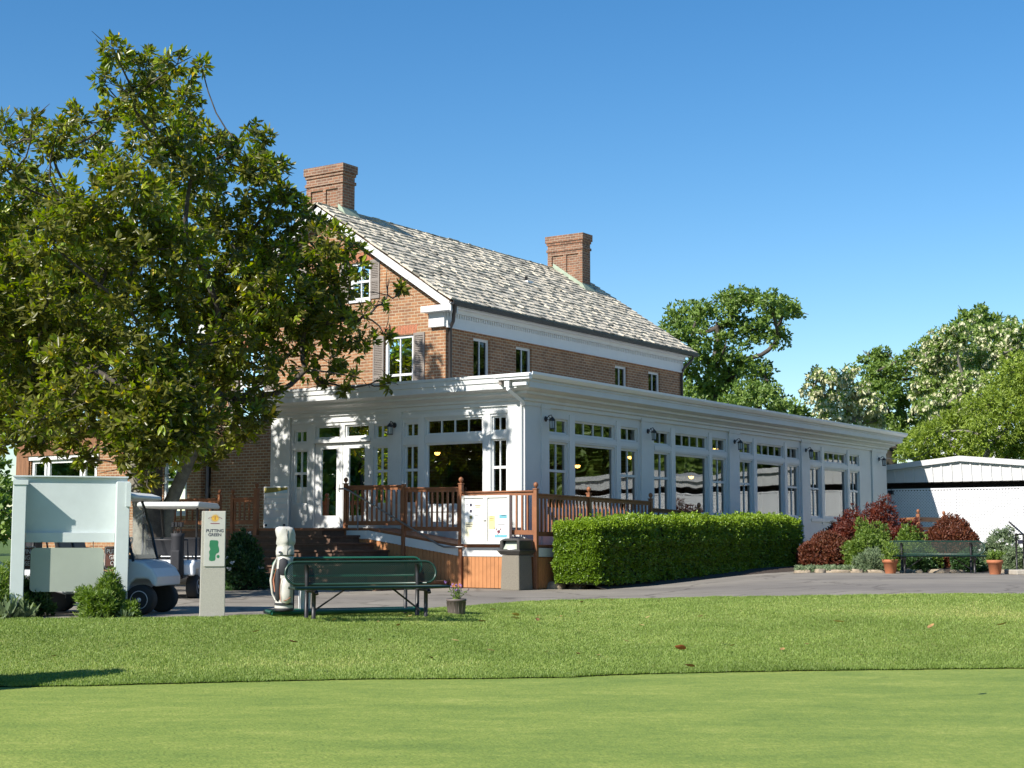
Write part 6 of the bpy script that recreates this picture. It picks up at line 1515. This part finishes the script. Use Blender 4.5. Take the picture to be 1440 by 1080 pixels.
Z = GREEN_Z + (za - GREEN_Z) * ((tt * tt * (3 - 2 * tt)) * .55 + tt * .45) + .008
X = CAM[0] + R_ * rx + D_ * hx; Yv = CAM[1] + R_ * ry + D_ * hy
P = np.stack([X, Yv, Z], 1); n = len(P)
dirs = unit(rg.normal(size=(n, 3)) * np.array([.55, .55, .1]) + np.array([0, 0, 1.])); W = unit(np.cross(dirs, rg.normal(size=(n, 3))))
ln = rg.uniform(.018, .042, n) * (1 + .18 * np.sin(R_ * 1.7 + D_ * 2.9) * np.sin(R_ * .8 - D_ * 1.1)); fr = np.zeros(n); fr[len(r):len(r) + n2] = 1; ln = np.where(fr > 0, ln * 1.25, ln)
def vnoise(x, y, f, seed):
    g_ = np.random.default_rng(seed).random((96, 96)); x = x * f + 200; y = y * f + 200; xi = np.floor(x).astype(int); yi = np.floor(y).astype(int); fx = x - xi; fy = y - yi; fx = fx * fx * (3 - 2 * fx); fy = fy * fy * (3 - 2 * fy)
    q = lambda a, b: g_[a % 96, b % 96]
    return (q(xi, yi) * (1 - fx) + q(xi + 1, yi) * fx) * (1 - fy) + (q(xi, yi + 1) * (1 - fx) + q(xi + 1, yi + 1) * fx) * fy
patch = .5 + .40 * (vnoise(R_, D_ * 1.2, .55, 1) - .5) + .34 * (vnoise(R_, D_, 1.6, 2) - .5) + .30 * (vnoise(R_, D_, 5.0, 3) - .5)
straw = np.exp(-((R_ - 7.2) / 2.6) ** 2 - ((D_ - da + 2.2) / .7) ** 2) * .45 + np.exp(-((R_ + 2) / 3) ** 2 - ((D_ - de - 1.4) / .6) ** 2) * .28
tint = np.clip(straw + patch * .8 + rg.normal(size=n) * .16 - .18 * fr + .12 * (rg.random(n) < .06), 0, 1)
o = leaf_mesh('grass', P, dirs, W, ln, rg.uniform(.006, .011, n), tint, 'grass', None, fold=.05, sharp=True); tag(o, 'blades of the longer rough grass between green and path', 'grass', kind='stuff')

# fallen leaves
def dry_leaf(seed):
    rr = random.Random(seed); n = 6; V = []; F = []; Lh = .062; wv = rr.uniform(.022, .032); curl = rr.uniform(.25, .6); tw = rr.uniform(-.3, .3)
    for i in range(n + 1):
        u = i / n; x = -Lh + 2 * Lh * u; w = wv * math.sin(math.pi * (u * .92 + .04)) ** .8
        for j, s in enumerate((-1, 0, 1)): V.append((x, s * w, .006 + curl * (abs(s) * w) + .35 * curl * (2 * u - 1) ** 2 * Lh + s * w * tw * (2 * u - 1)))
    for i in range(n):
        for j in range(2): k = i * 3 + j; F.append((k, k + 3, k + 4, k + 1))
    me = bpy.data.meshes.new('fallen_leaf'); me.from_pydata(V, [], F); a = me.attributes.new('tint', 'FLOAT', 'POINT'); a.data.foreach_set('value', np.full(len(V), rr.choice([.1, .35, .6, .5, .9]), dtype=np.float32)); me.materials.append(MAT['deadleaf'])
    for q in me.polygons: q.use_smooth = True
    return me
dl = [dry_leaf(s) for s in range(8)]
def ground_hit(px, py):
    p = at(px, py, Z=0)
    for _ in range(12):
        r_, d_ = to_rd(p.x, p.y); p = at(px, py, Z=gz(r_, d_))
    return p
lp = [(693, 861), (735, 863), (755, 876), (787, 881), (789, 870), (813, 864), (678, 878), (730, 886), (757, 870), (860, 847), (818, 850), (911, 872), (926, 848), (902, 883), (1135, 910), (985, 871), (1262, 856), (1410, 884), (813, 924), (769, 921), (690, 919), (842, 926), (1310, 888), (606, 930), (1100, 918), (1030, 912), (1430, 858), (470, 876), (532, 878), (575, 871), (560, 884), (215, 926), (75, 928), (360, 893), (412, 908), (640, 905), (880, 905), (1180, 880), (520, 905), (1210, 925)]
for i, (px_, py_) in enumerate(lp):
    p = ground_hit(px_, py_); o = bpy.data.objects.new('fallen_leaf', dl[i % 8]); COL.objects.link(o); o.location = (p.x, p.y, p.z + .035); rr = random.Random(i); s = rr.uniform(.55, 1.1); o.scale = (s, s, s); o.rotation_euler = (rr.uniform(-.3, .3), rr.uniform(-.3, .3), rr.random() * 6.3)
    tag(o, 'small dry brown fallen leaf lying scattered on the rough grass', 'fallen leaf', 'dry leaves scattered on the lawn')
def big_leaf(label, px_, py_, mat, s, tilt):
    p = ground_hit(px_, py_); me = dl[2].copy(); me.materials.clear(); me.materials.append(mat); o = bpy.data.objects.new('fallen_leaf', me); COL.objects.link(o); o.location = (p.x, p.y, p.z + .05); o.scale = (s, s * 1.3, s); o.rotation_euler = (tilt, .2, yaw(10)); tag(o, label, 'fallen leaf')
big_leaf('large orange-red fallen leaf in the middle of the rough, near the green', 957, 918, M('red_dry_leaf', (.46, .13, .05), .6, .3, 20), 1.25, -.7)
big_leaf('orange-brown fallen leaf just beyond the edge of the putting surface, below the large red one', 970, 944, M('orange_dry_leaf', (.42, .19, .08), .6, .3, 20), 1.0, -.4)
big_leaf('bright yellow fallen leaf on the lawn right of the plant pot', 725, 870, M('yellow_dry_leaf', (.52, .36, .09), .6, .2, 20), 1.0, -.6)
big_leaf('pale yellow fallen leaf lying just under the bright yellow one', 724, 875, M('pale_dry_leaf', (.60, .50, .26), .6, .2, 20), 1.1, -.3)

# ------------------------------------------------------------------ light, sky, camera
EL = R(37.5); s_vec = Vector((-.975 * math.cos(EL), .222 * math.cos(EL), math.sin(EL))).normalized()
ld = bpy.data.lights.new('sun', 'SUN'); ld.energy = 5.0; ld.angle = R(.53); ld.color = (1.0, .945, .86)
lo = bpy.data.objects.new('sun', ld); COL.objects.link(lo); lo.rotation_euler = s_vec.to_track_quat('Z', 'Y').to_euler(); lo.location = (-40, 10, 40)
w = bpy.data.worlds.new('World'); sc.world = w; w.use_nodes = True; t = w.node_tree
sky = t.nodes.new('ShaderNodeTexSky'); sky.sky_type = 'NISHITA'; sky.sun_disc = False; sky.sun_elevation = EL; sky.sun_rotation = math.atan2(s_vec.x, s_vec.y)
sky.air_density = 1.0; sky.dust_density = .05; sky.ozone_density = 2.4; sky.altitude = 50
bg = t.nodes['Background']; bg.inputs['Strength'].default_value = .092; hs = t.nodes.new('ShaderNodeHueSaturation'); hs.inputs['Saturation'].default_value = 1.33; t.links.new(sky.outputs[0], hs.inputs['Color']); t.links.new(hs.outputs[0], bg.inputs['Color'])
cd = bpy.data.cameras.new('camera'); cd.sensor_width = 36; cd.lens = FPX / 1440 * 36; cd.clip_start = .1; cd.clip_end = 4000
co_ = bpy.data.objects.new('camera', cd); COL.objects.link(co_); co_.location = CAM; co_.rotation_euler = (R(90) + PITCH, 0, math.atan2(hy, hx) - R(90)); sc.camera = co_
sc.view_settings.view_transform = 'Standard'; sc.view_settings.look = 'None'; sc.view_settings.exposure = .72; sc.view_settings.gamma = 1
sc.cycles.max_bounces = 8; sc.cycles.transparent_max_bounces = 16; sc.cycles.use_denoising = True
